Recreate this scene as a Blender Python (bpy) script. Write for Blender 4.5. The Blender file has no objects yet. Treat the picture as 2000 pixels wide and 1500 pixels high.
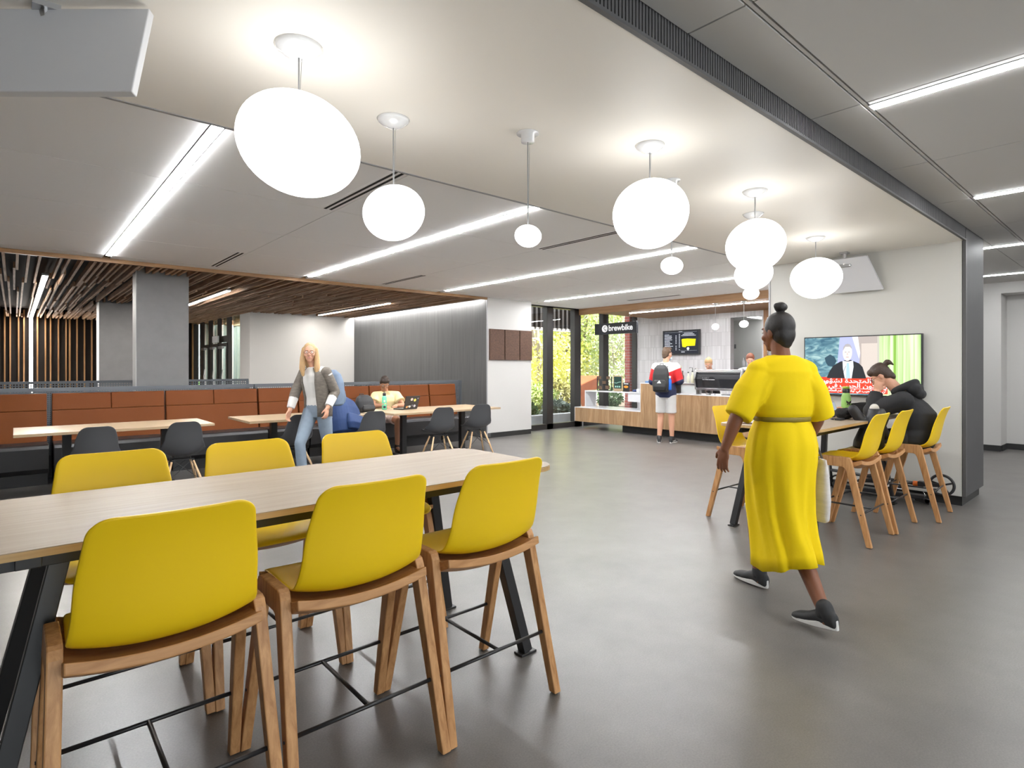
import bpy, bmesh, math, random
from mathutils import Vector, Matrix, noise
random.seed(7)
S = bpy.context.scene
COL = S.collection
PI = math.pi
V = Vector

# ------------------------------------------------------------------ materials
MATS = {}
def nodes(m):
    m.use_nodes = True
    nt = m.node_tree
    return nt, nt.nodes.get('Principled BSDF')
def mat(name, col, rough=.5, metal=0., spec=.5, var=0., vscale=8., bump=0., bscale=60., coat=0., sheen=0., emit=None, estr=0., alpha=None, stretch=(1,1,1)):
    if name in MATS: return MATS[name]
    m = bpy.data.materials.new(name); nt, b = nodes(m)
    c = (*col, 1)
    b.inputs['Base Color'].default_value = c
    b.inputs['Roughness'].default_value = rough
    b.inputs['Metallic'].default_value = metal
    b.inputs['Specular IOR Level'].default_value = spec
    b.inputs['Coat Weight'].default_value = coat
    b.inputs['Sheen Weight'].default_value = sheen
    if emit is not None:
        b.inputs['Emission Color'].default_value = (*emit, 1); b.inputs['Emission Strength'].default_value = estr
    tc = nt.nodes.new('ShaderNodeTexCoord'); mp = nt.nodes.new('ShaderNodeMapping')
    mp.inputs['Scale'].default_value = stretch
    nt.links.new(tc.outputs['Object'], mp.inputs['Vector'])
    if var > 0:
        n = nt.nodes.new('ShaderNodeTexNoise'); n.inputs['Scale'].default_value = vscale; n.inputs['Detail'].default_value = 5
        r = nt.nodes.new('ShaderNodeMixRGB')
        r.inputs[1].default_value = (*[max(0, x*(1-var)) for x in col], 1)
        r.inputs[2].default_value = (*[min(1, x*(1+var)) for x in col], 1)
        nt.links.new(mp.outputs[0], n.inputs['Vector']); nt.links.new(n.outputs['Fac'], r.inputs[0])
        nt.links.new(r.outputs[0], b.inputs['Base Color'])
    if bump > 0:
        n2 = nt.nodes.new('ShaderNodeTexNoise'); n2.inputs['Scale'].default_value = bscale; n2.inputs['Detail'].default_value = 3
        bp = nt.nodes.new('ShaderNodeBump'); bp.inputs['Strength'].default_value = bump; bp.inputs['Distance'].default_value = .01
        nt.links.new(mp.outputs[0], n2.inputs['Vector']); nt.links.new(n2.outputs['Fac'], bp.inputs['Height']); nt.links.new(bp.outputs[0], b.inputs['Normal'])
    MATS[name] = m
    return m
def wood(name, c1, c2, rough=.45, stretch=(14, 1.2, 14), scale=2.2, coat=0., planks=None):
    """grain runs along the axis with the small stretch"""
    m = bpy.data.materials.new(name); nt, b = nodes(m)
    N = nt.nodes.new; L = nt.links.new
    tc = N('ShaderNodeTexCoord'); mp = N('ShaderNodeMapping'); mp.inputs['Scale'].default_value = stretch
    L(tc.outputs['Object'], mp.inputs['Vector'])
    n = N('ShaderNodeTexNoise'); n.inputs['Scale'].default_value = scale; n.inputs['Detail'].default_value = 7; n.inputs['Roughness'].default_value = .6
    n.inputs['Distortion'].default_value = .6
    L(mp.outputs[0], n.inputs['Vector'])
    cr = N('ShaderNodeValToRGB'); cr.color_ramp.elements[0].position = .32; cr.color_ramp.elements[1].position = .68
    cr.color_ramp.elements[0].color = (*c1, 1); cr.color_ramp.elements[1].color = (*c2, 1)
    L(n.outputs['Fac'], cr.inputs[0])
    out = cr.outputs[0]
    if planks:
        ax, w, amt = planks
        sp = N('ShaderNodeSeparateXYZ'); L(tc.outputs['Object'], sp.inputs[0])
        dv = N('ShaderNodeMath'); dv.operation = 'DIVIDE'; dv.inputs[1].default_value = w; L(sp.outputs[ax], dv.inputs[0])
        fl = N('ShaderNodeMath'); fl.operation = 'FLOOR'; L(dv.outputs[0], fl.inputs[0])
        wn = N('ShaderNodeTexWhiteNoise'); wn.noise_dimensions = '1D'; L(fl.outputs[0], wn.inputs['W'])
        mr = N('ShaderNodeMapRange'); mr.inputs[3].default_value = 1 - amt; mr.inputs[4].default_value = 1 + amt; L(wn.outputs['Value'], mr.inputs[0])
        mx = N('ShaderNodeMixRGB'); mx.blend_type = 'MULTIPLY'; mx.inputs[0].default_value = 1
        L(out, mx.inputs[1]); L(mr.outputs[0], mx.inputs[2]); out = mx.outputs[0]
    L(out, b.inputs['Base Color'])
    b.inputs['Specular IOR Level'].default_value = .28
    b.inputs['Roughness'].default_value = rough; b.inputs['Coat Weight'].default_value = coat
    bp = N('ShaderNodeBump'); bp.inputs['Strength'].default_value = .08; bp.inputs['Distance'].default_value = .004
    L(n.outputs['Fac'], bp.inputs['Height']); L(bp.outputs[0], b.inputs['Normal'])
    MATS[name] = m
    return m
def glass(name, tint=(1, 1, 1), refl=.9):
    m = bpy.data.materials.new(name); nt, b = nodes(m); nt.nodes.remove(b)
    N = nt.nodes.new; L = nt.links.new
    t = N('ShaderNodeBsdfTransparent'); t.inputs[0].default_value = (*tint, 1)
    g = N('ShaderNodeBsdfGlossy'); g.inputs['Roughness'].default_value = .02; g.inputs['Color'].default_value = (refl, refl, refl, 1)
    lw = N('ShaderNodeLayerWeight'); pw = N('ShaderNodeMath'); pw.operation = 'POWER'; pw.inputs[1].default_value = 4.; L(lw.outputs['Facing'], pw.inputs[0])
    f = N('ShaderNodeMapRange'); f.inputs[3].default_value = .04; f.inputs[4].default_value = .8; L(pw.outputs[0], f.inputs[0])
    mx = N('ShaderNodeMixShader'); L(f.outputs[0], mx.inputs[0]); L(t.outputs[0], mx.inputs[1]); L(g.outputs[0], mx.inputs[2])
    L(mx.outputs[0], nt.nodes['Material Output'].inputs[0])
    MATS[name] = m
    return m
def emis(name, col, s):
    m = bpy.data.materials.new(name); nt, b = nodes(m)
    b.inputs['Base Color'].default_value = (.85, .85, .85, 1) if s > 1.5 else (.01, .01, .01, 1)
    if s <= 1.5: b.inputs['Roughness'].default_value = .35; b.inputs['Specular IOR Level'].default_value = .25
    b.inputs['Emission Color'].default_value = (*col, 1); b.inputs['Emission Strength'].default_value = s
    MATS[name] = m
    return m

# ------------------------------------------------------------------ mesh builder
class MB:
    def __init__(s): s.bm = bmesh.new()
    def face(s, pts):
        vs = [s.bm.verts.new(p) for p in pts]
        try: return s.bm.faces.new(vs)
        except ValueError: return None
    def box(s, x0, x1, y0, y1, z0, z1, M=None):
        c = [(x0,y0,z0),(x1,y0,z0),(x1,y1,z0),(x0,y1,z0),(x0,y0,z1),(x1,y0,z1),(x1,y1,z1),(x0,y1,z1)]
        vs = [s.bm.verts.new(M @ V(p) if M else p) for p in c]
        for f in ((0,3,2,1),(4,5,6,7),(0,1,5,4),(1,2,6,5),(2,3,7,6),(3,0,4,7)): s.bm.faces.new([vs[i] for i in f])
        return s
    def bar(s, p0, p1, w, h, up=(0,0,1), w1=None, h1=None):
        p0, p1 = V(p0), V(p1); d = (p1-p0).normalized(); u = V(up)
        a = d.cross(u); a = a.normalized() if a.length > 1e-4 else V((1,0,0)); b = a.cross(d).normalized()
        w1 = w if w1 is None else w1; h1 = h if h1 is None else h1
        r0 = [p0+a*w/2*i+b*h/2*j for i, j in ((-1,-1),(1,-1),(1,1),(-1,1))]
        r1 = [p1+a*w1/2*i+b*h1/2*j for i, j in ((-1,-1),(1,-1),(1,1),(-1,1))]
        v0 = [s.bm.verts.new(p) for p in r0]; v1 = [s.bm.verts.new(p) for p in r1]
        s.bm.faces.new(v0[::-1]); s.bm.faces.new(v1)
        for i in range(4): s.bm.faces.new([v0[i], v0[(i+1)%4], v1[(i+1)%4], v1[i]])
        return s
    def rings(s, rings, closed=False, caps=True):
        vr = [[s.bm.verts.new(p) for p in r] for r in rings]; n = len(vr[0])
        rng = range(len(vr)) if closed else range(len(vr)-1)
        for k in rng:
            a, b = vr[k], vr[(k+1) % len(vr)]
            for i in range(n): s.bm.faces.new([a[i], a[(i+1)%n], b[(i+1)%n], b[i]])
        if caps and not closed: s.bm.faces.new(vr[0][::-1]); s.bm.faces.new(vr[-1])
        return s
    def tube(s, pts, r, seg=10, caps=True, closed=False):
        pts = [V(p) for p in pts]; n = len(pts); rr = r if isinstance(r, (list, tuple)) else [r]*n
        up = V((0,0,1)); out = []; a = None
        for i, p in enumerate(pts):
            if closed: d = pts[(i+1)%n]-pts[i-1]
            else: d = pts[min(i+1, n-1)]-pts[max(i-1, 0)]
            d.normalize()
            if a is None:
                a = d.cross(up)
                if a.length < 1e-3: a = d.cross(V((0,1,0)))
            else: a = a - d*a.dot(d)
            a = a.normalized(); b = d.cross(a)
            out.append([p+(a*math.cos(2*PI*k/seg)+b*math.sin(2*PI*k/seg))*rr[i] for k in range(seg)])
        return s.rings(out, closed, caps)
    def lathe(s, prof, c=(0,0,0), seg=24, M=None):
        c = V(c); out = []
        for r, z in prof:
            ring = [V((r*math.cos(2*PI*k/seg), r*math.sin(2*PI*k/seg), z)) for k in range(seg)]
            out.append([(M @ p if M else p)+c for p in ring])
        return s.rings(out)
    def prism(s, poly, axis, t0, t1, M=None):
        """poly in the plane normal to axis ('x': (y,z), 'y': (x,z), 'z': (x,y))"""
        def P(q, t):
            p = {'x': (t, q[0], q[1]), 'y': (q[0], t, q[1]), 'z': (q[0], q[1], t)}[axis]
            return M @ V(p) if M else V(p)
        a = [s.bm.verts.new(P(q, t0)) for q in poly]; b = [s.bm.verts.new(P(q, t1)) for q in poly]; n = len(poly)
        s.bm.faces.new(a[::-1]); s.bm.faces.new(b)
        for i in range(n): s.bm.faces.new([a[i], a[(i+1)%n], b[(i+1)%n], b[i]])
        return s
    def ell(s, c, r, M=None, seg=16, rg=10):
        c = V(c); rr = V(r) if not isinstance(r, (int, float)) else V((r,r,r)); out = []
        for j in range(1, rg):
            th = PI*j/rg
            ring = []
            for k in range(seg):
                p = V((rr.x*math.sin(th)*math.cos(2*PI*k/seg), rr.y*math.sin(th)*math.sin(2*PI*k/seg), -rr.z*math.cos(th)))
                ring.append((M @ p if M else p)+c)
            out.append(ring)
        return s.rings(out)
    def cap(s, p0, p1, r0, r1, seg=14):
        """tapered capsule"""
        p0, p1 = V(p0), V(p1); d = p1-p0; L = d.length
        if L < 1e-5: return s.ell(p0, r0)
        d.normalize(); pts, rs = [], []
        for t in (-.98, -.8, -.45, 0): pts.append(p0+d*r0*t); rs.append(r0*math.sqrt(1-t*t))
        for t in (0, .45, .8, .98): pts.append(p1+d*r1*t); rs.append(r1*math.sqrt(1-t*t))
        return s.tube(pts, rs, seg)
    def loft(s, rg, seg=24):
        """rg: list of (centre, right half-axis vector, front half-axis vector[, power])"""
        out = []
        for q in rg:
            c, a, b = V(q[0]), V(q[1]), V(q[2]); pw = q[3] if len(q) > 3 else 1.
            ring = []
            for k in range(seg):
                t = 2*PI*k/seg; ct, st = math.cos(t), math.sin(t)
                ct = math.copysign(abs(ct)**pw, ct); st = math.copysign(abs(st)**pw, st)
                ring.append(c+a*ct+b*st)
            out.append(ring)
        return s.rings(out)
    def build(s, name, m, parent=None, smooth=False, bevel=0., sub=0, solid=0.):
        bmesh.ops.recalc_face_normals(s.bm, faces=s.bm.faces)
        me = bpy.data.meshes.new(name); s.bm.to_mesh(me); s.bm.free()
        return link(name, me, m, parent, smooth, bevel, sub, solid)
def link(name, me, m, parent=None, smooth=False, bevel=0., sub=0, solid=0.):
    o = bpy.data.objects.new(name, me); COL.objects.link(o)
    for x in (m if isinstance(m, (list, tuple)) else [m]): me.materials.append(x)
    if smooth:
        for p in me.polygons: p.use_smooth = True
    if solid:
        k = o.modifiers.new('solid', 'SOLIDIFY'); k.thickness = solid; k.offset = 0
    if bevel:
        k = o.modifiers.new('bevel', 'BEVEL'); k.width = bevel; k.segments = 2; k.limit_method = 'ANGLE'; k.angle_limit = math.radians(50)
    if sub:
        k = o.modifiers.new('sub', 'SUBSURF'); k.levels = sub; k.render_levels = sub
    if parent: o.parent = parent
    return o
def fuse(mb, name, m, parent=None, vox=.008, smooth=6, dec=None):
    """one continuous surface from overlapping solids"""
    bmesh.ops.recalc_face_normals(mb.bm, faces=mb.bm.faces)
    me = bpy.data.meshes.new('tmp'); mb.bm.to_mesh(me); mb.bm.free()
    o = bpy.data.objects.new('tmp', me); COL.objects.link(o)
    k = o.modifiers.new('r', 'REMESH'); k.mode = 'VOXEL'; k.voxel_size = vox
    k = o.modifiers.new('s', 'SMOOTH'); k.factor = .5; k.iterations = smooth
    if dec: k = o.modifiers.new('d', 'DECIMATE'); k.ratio = dec
    dg = bpy.context.evaluated_depsgraph_get(); dg.update()
    nm = bpy.data.meshes.new_from_object(o.evaluated_get(dg))
    bpy.data.objects.remove(o); bpy.data.meshes.remove(me)
    nm.name = name; nm.materials.clear()
    return link(name, nm, m, parent, True)
def tag(o, label=None, cat=None, group=None, kind=None):
    if label: o['label'] = label
    if cat: o['category'] = cat
    if group: o['group'] = group
    if kind: o['kind'] = kind
    return o
def thing(name, label, cat, loc=(0,0,0), rz=0., group=None):
    o = bpy.data.objects.new(name, None); COL.objects.link(o)
    o.location = loc; o.rotation_euler = (0, 0, rz); o.empty_display_size = .1
    return tag(o, label, cat, group)
def struct(o): o['kind'] = 'structure'; return o
def dup(root, loc, rz=0., label=None, group=None, scale=None):
    def cp(o, par):
        c = o.copy(); COL.objects.link(c)
        if par: c.parent = par
        for ch in o.children: cp(ch, c)
        return c
    r = cp(root, None); r.location = loc; r.rotation_euler = (0, 0, rz)
    if scale: r.scale = scale
    if label: r['label'] = label
    if group: r['group'] = group
    return r

# ------------------------------------------------------------------ palette
M_floor = None
WHITE = mat('white_paint', (.48, .468, .452), .6, bump=.02, bscale=200)
CREAM = mat('cream_paint', (.56, .547, .508), .55, bump=.02, bscale=200)
SOFF = mat('soffit_paint', (.83, .79, .725), .5, bump=.015, bscale=150)
TILE_DIM = mat('ceiling_tile_dim_light', (.52, .505, .485), .8, bump=.04, bscale=400)  # same tile as the lounge, the corridor's weaker light put into its colour
TILE = mat('ceiling_tile', (.90, .89, .88), .8, bump=.04, bscale=400)
DARKJ = mat('joint_dark', (.05, .05, .05), .9)
BLACK = mat('black_plenum', (.02, .018, .016), .9)
BASEB = mat('black_rubber_base', (.018, .018, .018), .45)
GREYCLAD = mat('grey_cladding', (.085, .083, .083), .55, var=.06, vscale=3)
GREYEDGE = mat('grey_edge_metal', (.30, .30, .31), .4, metal=.3)
CONC = mat('grey_panel', (.155, .152, .152), .55, var=.14, vscale=7, bump=.05, bscale=30)
CONCL = mat('pale_metal_edge', (.5, .5, .5), .5)
STEEL = mat('steel', (.55, .55, .56), .3, metal=1.)
CHROME = mat('chrome', (.75, .75, .76), .12, metal=1.)
BLKMET = mat('black_metal', (.016, .016, .017), .38)
BLKPL = mat('black_plastic', (.02, .02, .022), .35)
DKFRAME = mat('dark_bronze_frame', (.02, .018, .017), .4)
YEL = mat('yellow_plastic', (.80, .53, .007), .42, spec=.4, bump=.03, bscale=900)
GREYPL = mat('charcoal_plastic', (.060, .062, .068), .5)
ORANGE = mat('orange_leather', (.150, .038, .0045), .62, spec=.25, var=.07, vscale=4, bump=.05, bscale=250)
BLKLEA = mat('black_leather', (.022, .021, .022), .42, var=.2, vscale=3, bump=.05, bscale=250)
SCREEN = mat('grey_perforated_metal', (.11, .12, .135), .45, metal=.3)
OAK = wood('oak_leg', (.36, .17, .065), (.60, .33, .145), .42, (16, 16, 1.6), 2.6)
OAKR = wood('oak_rail', (.36, .17, .065), (.56, .30, .13), .42, (1.6, 14, 14), 2.6)
BEECH = wood('maple_top', (.36, .26, .155), (.46, .345, .225), .38, (1.2, 22, 22), 2.4)
BARTOP = wood('bar_top_laminate', (.27, .205, .145), (.34, .265, .19), .5, (1.0, 26, 26), 2.2)
EDGE = wood('edge_band', (.42, .27, .12), (.52, .35, .17), .5, (1.2, 20, 20), 2.4)
DOWEL = wood('beech_dowel', (.52, .33, .17), (.70, .50, .30), .45, (12, 12, 2), 3.)
SLAT = wood('slat_wood', (.30, .17, .095), (.58, .38, .24), .6, (18, 1.0, 18), 1.6)
SLATV = wood('slat_wood_vertical', (.30, .15, .06), (.46, .26, .12), .6, (18, 18, 1.0), 1.6)
TRIMW = wood('trim_wood', (.22, .12, .055), (.32, .18, .085), .5, (1.0, 18, 18), 1.8)
FASCIA = wood('fascia_wood', (.24, .13, .06), (.36, .21, .11), .5, (18, 1.0, 18), 1.5)
COUNTER = wood('counter_oak', (.27, .155, .075), (.44, .285, .16), .5, (9, 9, .9), 1.8, planks=(1, .17, .14))
QUARTZ = mat('white_quartz', (.66, .66, .68), .25)
SKIN_B = mat('skin_brown', (.20, .075, .036), .5, spec=.4)
SKIN_L = mat('skin_light', (.62, .33, .22), .5, spec=.4)
SKIN_T = mat('skin_tan', (.50, .25, .15), .5, spec=.4)
GLASS = glass('window_glass', (.97, .98, .98))
GLASSG = glass('green_tint_glass', (.86, .95, .93))
LIGHT = emis('linear_lens', (.97, .985, 1.), 105.)
LIGHTC = emis('corridor_lens', (.97, .985, 1.), 58.)
LIGHTS = emis('slat_lens', (1, .96, .90), 100.)
GLOBE = emis('globe_opal', (.985, .985, .97), 2.7)
# ------------------------------------------------------------------ camera, world
cam = bpy.data.cameras.new('camera'); co = bpy.data.objects.new('camera', cam); COL.objects.link(co); S.camera = co
co.location = (0, 0, 1.43); co.rotation_euler = (PI/2, 0, math.radians(-41.1))
cam.sensor_width = 36; cam.lens = 36*1114/2000; cam.shift_y = -34/2000; cam.clip_start = .02; cam.clip_end = 300
w = bpy.data.worlds.new('sky'); S.world = w; w.use_nodes = True
bg = w.node_tree.nodes['Background']; bg.inputs[0].default_value = (.90, .95, 1.0, 1); bg.inputs[1].default_value = 3.8
sun = bpy.data.lights.new('sun', 'SUN'); sun.energy = 14.; sun.angle = .01; sun.color = (1, .95, .85)
so = bpy.data.objects.new('sun', sun); COL.objects.link(so); so.rotation_euler = (math.radians(40), 0, math.radians(25))
S.view_settings.view_transform = 'Standard'; S.view_settings.look = 'None'; S.view_settings.gamma = 1; S.view_settings.exposure = 0.65
S.view_settings.use_curve_mapping = False
S.cycles.use_denoising = True
S.cycles.max_bounces = 8; S.cycles.diffuse_bounces = 5; S.cycles.glossy_bounces = 4; S.cycles.transparent_max_bounces = 16
S.cycles.sample_clamp_indirect = 6

# ------------------------------------------------------------------ floor
def floor_mat():
    m = bpy.data.materials.new('polished_concrete'); nt, b = nodes(m); N = nt.nodes.new; L = nt.links.new
    tc = N('ShaderNodeTexCoord')
    n = N('ShaderNodeTexNoise'); n.inputs['Scale'].default_value = 2.6; n.inputs['Detail'].default_value = 10; n.inputs['Roughness'].default_value = .6
    n3 = N('ShaderNodeTexNoise'); n3.inputs['Scale'].default_value = 140; n3.inputs['Detail'].default_value = 2
    L(tc.outputs['Object'], n.inputs['Vector']); L(tc.outputs['Object'], n3.inputs['Vector'])
    cr = N('ShaderNodeValToRGB'); cr.color_ramp.elements[0].position = .3; cr.color_ramp.elements[1].position = .7
    cr.color_ramp.elements[0].color = (.105, .098, .092, 1); cr.color_ramp.elements[1].color = (.146, .136, .127, 1)
    L(n.outputs['Fac'], cr.inputs[0])
    mr = N('ShaderNodeMapRange'); mr.inputs[1].default_value = .3; mr.inputs[2].default_value = .7; mr.inputs[3].default_value = .86; mr.inputs[4].default_value = 1.12
    L(n3.outputs['Fac'], mr.inputs[0])
    mx = N('ShaderNodeMixRGB'); mx.blend_type = 'MULTIPLY'; mx.inputs[0].default_value = 1; L(cr.outputs[0], mx.inputs[1]); L(mr.outputs[0], mx.inputs[2])
    L(mx.outputs[0], b.inputs['Base Color'])
    r = N('ShaderNodeMapRange'); r.inputs[1].default_value = .35; r.inputs[2].default_value = .65; r.inputs[3].default_value = .20; r.inputs[4].default_value = .30
    L(n.outputs['Fac'], r.inputs[0]); b.inputs['Roughness'].default_value = .33
    b.inputs['Specular IOR Level'].default_value = .52
    bp = N('ShaderNodeBump'); bp.inputs['Strength'].default_value = .05; bp.inputs['Distance'].default_value = .004; L(n3.outputs['Fac'], bp.inputs['Height']); L(bp.outputs[0], b.inputs['Normal'])
    return m
struct(MB().box(-6.3, 16, -4.3, 9.4, -.1, 0).build('floor', floor_mat()))
struct(MB().box(-6.3, 7.3, 9.4, 20.6, -.1, 0).build('floor.001', mat('dark_carpet', (.07, .07, .075), .9, var=.3, vscale=60)))

ZS, ZL, ZR = 2.72, 2.81, 2.845
# ------------------------------------------------------------------ tiled ceiling over the lounge and cafe
def tiles(xs, ys, z, name, gap=.007, th=.03, lit=(.88, 3.40, 5.92, 8.44)):
    mb = MB()
    G = lambda x: .042 if x in lit else gap/2
    for i in range(len(xs)-1):
        for j in range(len(ys)-1): mb.box(xs[i]+G(xs[i]), xs[i+1]-G(xs[i+1]), ys[j]+gap/2, ys[j+1]-gap/2, z, z+th)
    return struct(mb.build(name, TILE))
xs = [-6.2, -5.42, -2.9, -.38, .88, 2.14, 3.4, 4.66, 5.92, 7.18, 8.44, 9.70, 10.25]
tiles([-6.2, -5.42, -2.9, -.38, .88, 2.14, 3.40, 4.66, 5.92, 7.18, 8.44, 9.70, 10.25], [3.31, 3.57, 4.83, 6.09, 7.35, 8.61, 8.88], ZL, 'ceiling')
tiles([7.18, 8.45, 9.7, 10.96, 12.6], [8.88, 9.35], ZL, 'ceiling.001')
struct(MB().box(-6.2, 12.6, 3.31, 8.89, ZL+.031, ZL+.06).build('ceiling.002', DARKJ))
# warm white soffit between the two ceilings
struct(MB().box(-6.2, 8.17, 1.36, 3.33, ZS, ZS+.16).build('ceiling.003', SOFF))
struct(MB().box(-6.2, 7.3, 3.325, 3.345, ZS-.004, ZS+.1).build('trim_1', GREYEDGE))
# corridor ceiling
XR = [-6.2, -4.18, -2.92, -1.65, -.38, .89, 2.16, 3.44, 4.76, 6.06, 7.38, 8.70, 10.05, 11.4, 13.2]
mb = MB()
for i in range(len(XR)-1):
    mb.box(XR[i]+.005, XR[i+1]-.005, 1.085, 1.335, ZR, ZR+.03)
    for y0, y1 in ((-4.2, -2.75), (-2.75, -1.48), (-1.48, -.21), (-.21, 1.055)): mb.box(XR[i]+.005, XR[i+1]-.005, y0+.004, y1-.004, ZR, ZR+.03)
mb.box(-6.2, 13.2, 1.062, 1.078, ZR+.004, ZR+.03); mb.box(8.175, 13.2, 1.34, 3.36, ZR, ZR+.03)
struct(mb.build('ceiling.004', TILE_DIM))
struct(MB().box(-6.2, 13.2, -4.2, 1.4, ZR+.031, ZR+.06).build('ceiling.005', DARKJ))
# roof slab over everything so that daylight enters by the glass only
struct(MB().box(-6.6, 16, -4.6, 9.45, 3.15, 3.3).build('roof', BLACK))
struct(MB().box(-6.6, 7.35, 9.45, 20.8, 3.15, 3.3).build('roof.001', BLACK))
struct(MB().box(-6.6, 16, 9.40, 9.48, 2.84, 3.2).build('trim_2', DKFRAME))

# ------------------------------------------------------------------ portal: ribbed beam face, end wall, ribbed post
def ribs(x0, x1, z0, z1, y, pitch=.021):
    mb = MB(); n = int((x1-x0)/pitch)
    for i in range(n):
        x = x0+i*pitch
        mb.box(x+.003, x+pitch-.004, y-.012, y, z0, z1)
    mb.box(x0, x1, y-.003, y+.015, z0, z1)
    return mb
b = ribs(-6.2, 7.32, ZS+.014, ZR+.02, 1.352); b.box(-6.2, 7.32, 1.336, 1.358, ZS-.003, ZS+.012)
struct(b.build('trim_3', GREYCLAD))
b = ribs(7.325, 8.17, .1, ZR+.02, 1.352); b.box(7.292, 7.326, 1.336, 1.365, .1, ZS+.1)
struct(b.build('trim_4', GREYCLAD))
struct(MB().box(7.3, 8.17, 1.37, 3.33, .1, ZS).build('wall_portal', CREAM))
struct(MB().box(7.292, 7.33, 3.33, 3.352, .1, ZL).build('trim_5', GREYEDGE))
struct(MB().box(7.33, 8.14, 1.375, 3.3, 0, .1).build('baseboard_portal', BASEB))
struct(MB().box(8.17, 12.5, 3.35, 3.47, 0, 3.1).build('wall_cafe_side', WHITE))
# ------------------------------------------------------------------ corridor end wall and hidden room shell
mb = MB(); mb.box(12.5, 12.6, 1.82, 3.35, .1, 3.1); mb.box(12.5, 12.6, -4.2, 1.82, 2.66, 3.1)
struct(mb.build('wall_corridor_end', WHITE))
struct(MB().box(12.6, 13.0, 1.82, 1.9, .1, 2.66).build('wall_recess_side', WHITE))
struct(MB().box(13.0, 13.1, -4.2, 1.9, .1, 2.9).build('wall_recess_back', WHITE))
struct(MB().box(12.6, 13.0, -4.2, 1.82, 2.66, 2.7).build('ceiling.006', WHITE))
mb = MB(); mb.box(12.49, 12.6, 1.83, 3.35, 0, .1); mb.box(12.99, 13.1, -4.2, 1.82, 0, .1); mb.box(12.6, 12.99, 1.81, 1.9, 0, .1)
struct(mb.build('baseboard_corridor', BASEB))
mb = MB(); mb.box(-6.3, -1.2, -4.3, -4.2, 0, 3.1); mb.box(4.4, 13.2, -4.3, -4.2, 0, 3.1); mb.box(-1.2, 4.4, -4.3, -4.2, 0, .35); mb.box(-1.2, 4.4, -4.3, -4.2, 2.7, 3.1); struct(mb.build('wall_back', WHITE))
mb = MB(); [mb.box(x-.04, x+.04, -4.28, -4.2, .35, 2.7) for x in (-1.16, .7, 2.5, 4.36)]; wf = struct(mb.build('window_added', DKFRAME)); MB().box(-1.2, 4.4, -4.25, -4.242, .35, 2.7).build('pane', GLASS, wf)  # glazing added behind the camera to bring light onto the stool backs
struct(MB().box(-6.3, -6.2, -4.2, 20.5, 0, 3.1).build('wall_left', WHITE))

# ------------------------------------------------------------------ white wall stub with the three brown panels, grey panelled wall, far white wall
struct(MB().box(7.115, 8.31, 8.9, 9.25, .1, ZL).build('wall_stub', WHITE))
struct(MB().box(7.118, 8.307, 8.906, 9.2, 0, .1).build('baseboard_stub', BASEB))
struct(MB().box(8.24, 8.32, 9.2, 9.36, 0, ZL).build('trim_6', DKFRAME))
gw = MB()
yy = [8.9, 10.1, 11.35, 12.6, 13.8, 14.8]
for i in range(5): gw.box(7.1, 7.2, yy[i]+.002, yy[i+1]-.002, .02, 2.98)
gw.box(7.108, 7.25, 8.92, 14.9, 0, 3.1)
struct(gw.build('wall_grey', wood('grey_stained_panel', (.076, .076, .077), (.105, .104, .105), .6, (26, 26, .7), 1.4, planks=(1, 1.22, .10))))
struct(MB().box(7.094, 7.116, 8.892, 8.91, 0, ZL).build('trim_7', GREYEDGE))
struct(MB().box(4.36, 7.1, 14.8, 15.2, 0, 3.1).build('wall_far', WHITE))
struct(MB().box(4.36, 4.7, 15.2, 15.62, 0, 3.1).build('wall_far_return', WHITE))
# wooden edge trim and black plenum over the slat ceiling
struct(MB().box(-6.2, 7.1, 8.885, 8.925, 2.762, ZL+.02).build('trim_8', TRIMW))
struct(MB().box(-6.2, 7.3, 8.93, 20.5, 3.02, 3.1).build('ceiling.007', mat('plenum_dark', (.035, .033, .032), .9)))
def slats():
    rnd = random.Random(3); mb = MB(); x = -2.6
    while x < 7.0:
        wd = rnd.choice((.026, .026, .03, .036)); y = 8.93
        x1 = x
        while y < 20.2:
            L = rnd.choice((1.5, 2.1, 2.4, 3.0)); y1 = min(20.28, y+L)
            near = [abs(x1-q) for q in (.34, 2.83, 5.93)]
            zz = rnd.choice((2.765, 2.765, 2.79))
            blocked = (1.28 < x1+wd and x1 < 2.0 and ((y < 10.0 and y1 > 9.6) or (y < 15.1 and y1 > 14.55)))
            if min(near) > .055 and not blocked: mb.box(x1, x1+wd, y, y1-.012, zz, zz+.085)
            elif blocked:
                a, b_ = (9.6, 10.0) if y < 10.0 else (14.55, 15.1)
                if a-y > .05: mb.box(x1, x1+wd, y, a-.01, zz, zz+.085)
                if y1-b_ > .05: mb.box(x1, x1+wd, b_+.01, y1, zz, zz+.085)
            y = y1
            if rnd.random() < .75: x1 = x+rnd.choice((-.03, -.02, .02, .032))
        x += rnd.choice((.070, .080, .092, .105, .13))
    return mb
struct(slats().build('ceiling.008', SLAT))
# slat wall at the far end
struct(MB().box(4.46, 7.3, 20.2, 20.3, 0, 3.1).build('wall_vestibule', WHITE))
struct(MB().box(-6.2, 4.46, 20.42, 20.5, 0, 3.1).build('wall_slat_backing', mat('slat_backing', (.012, .009, .008), .9)))
mb = MB(); rnd = random.Random(5); x = -2.6
while x < 4.3:
    wd = rnd.choice((.03, .03, .04))
    if abs(x-.34) > .08: mb.box(x, x+wd, 20.30, 20.42, .02, 2.97)
    x += rnd.choice((.075, .11, .17, .22))
struct(mb.build('wall_slats', SLATV))
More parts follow.
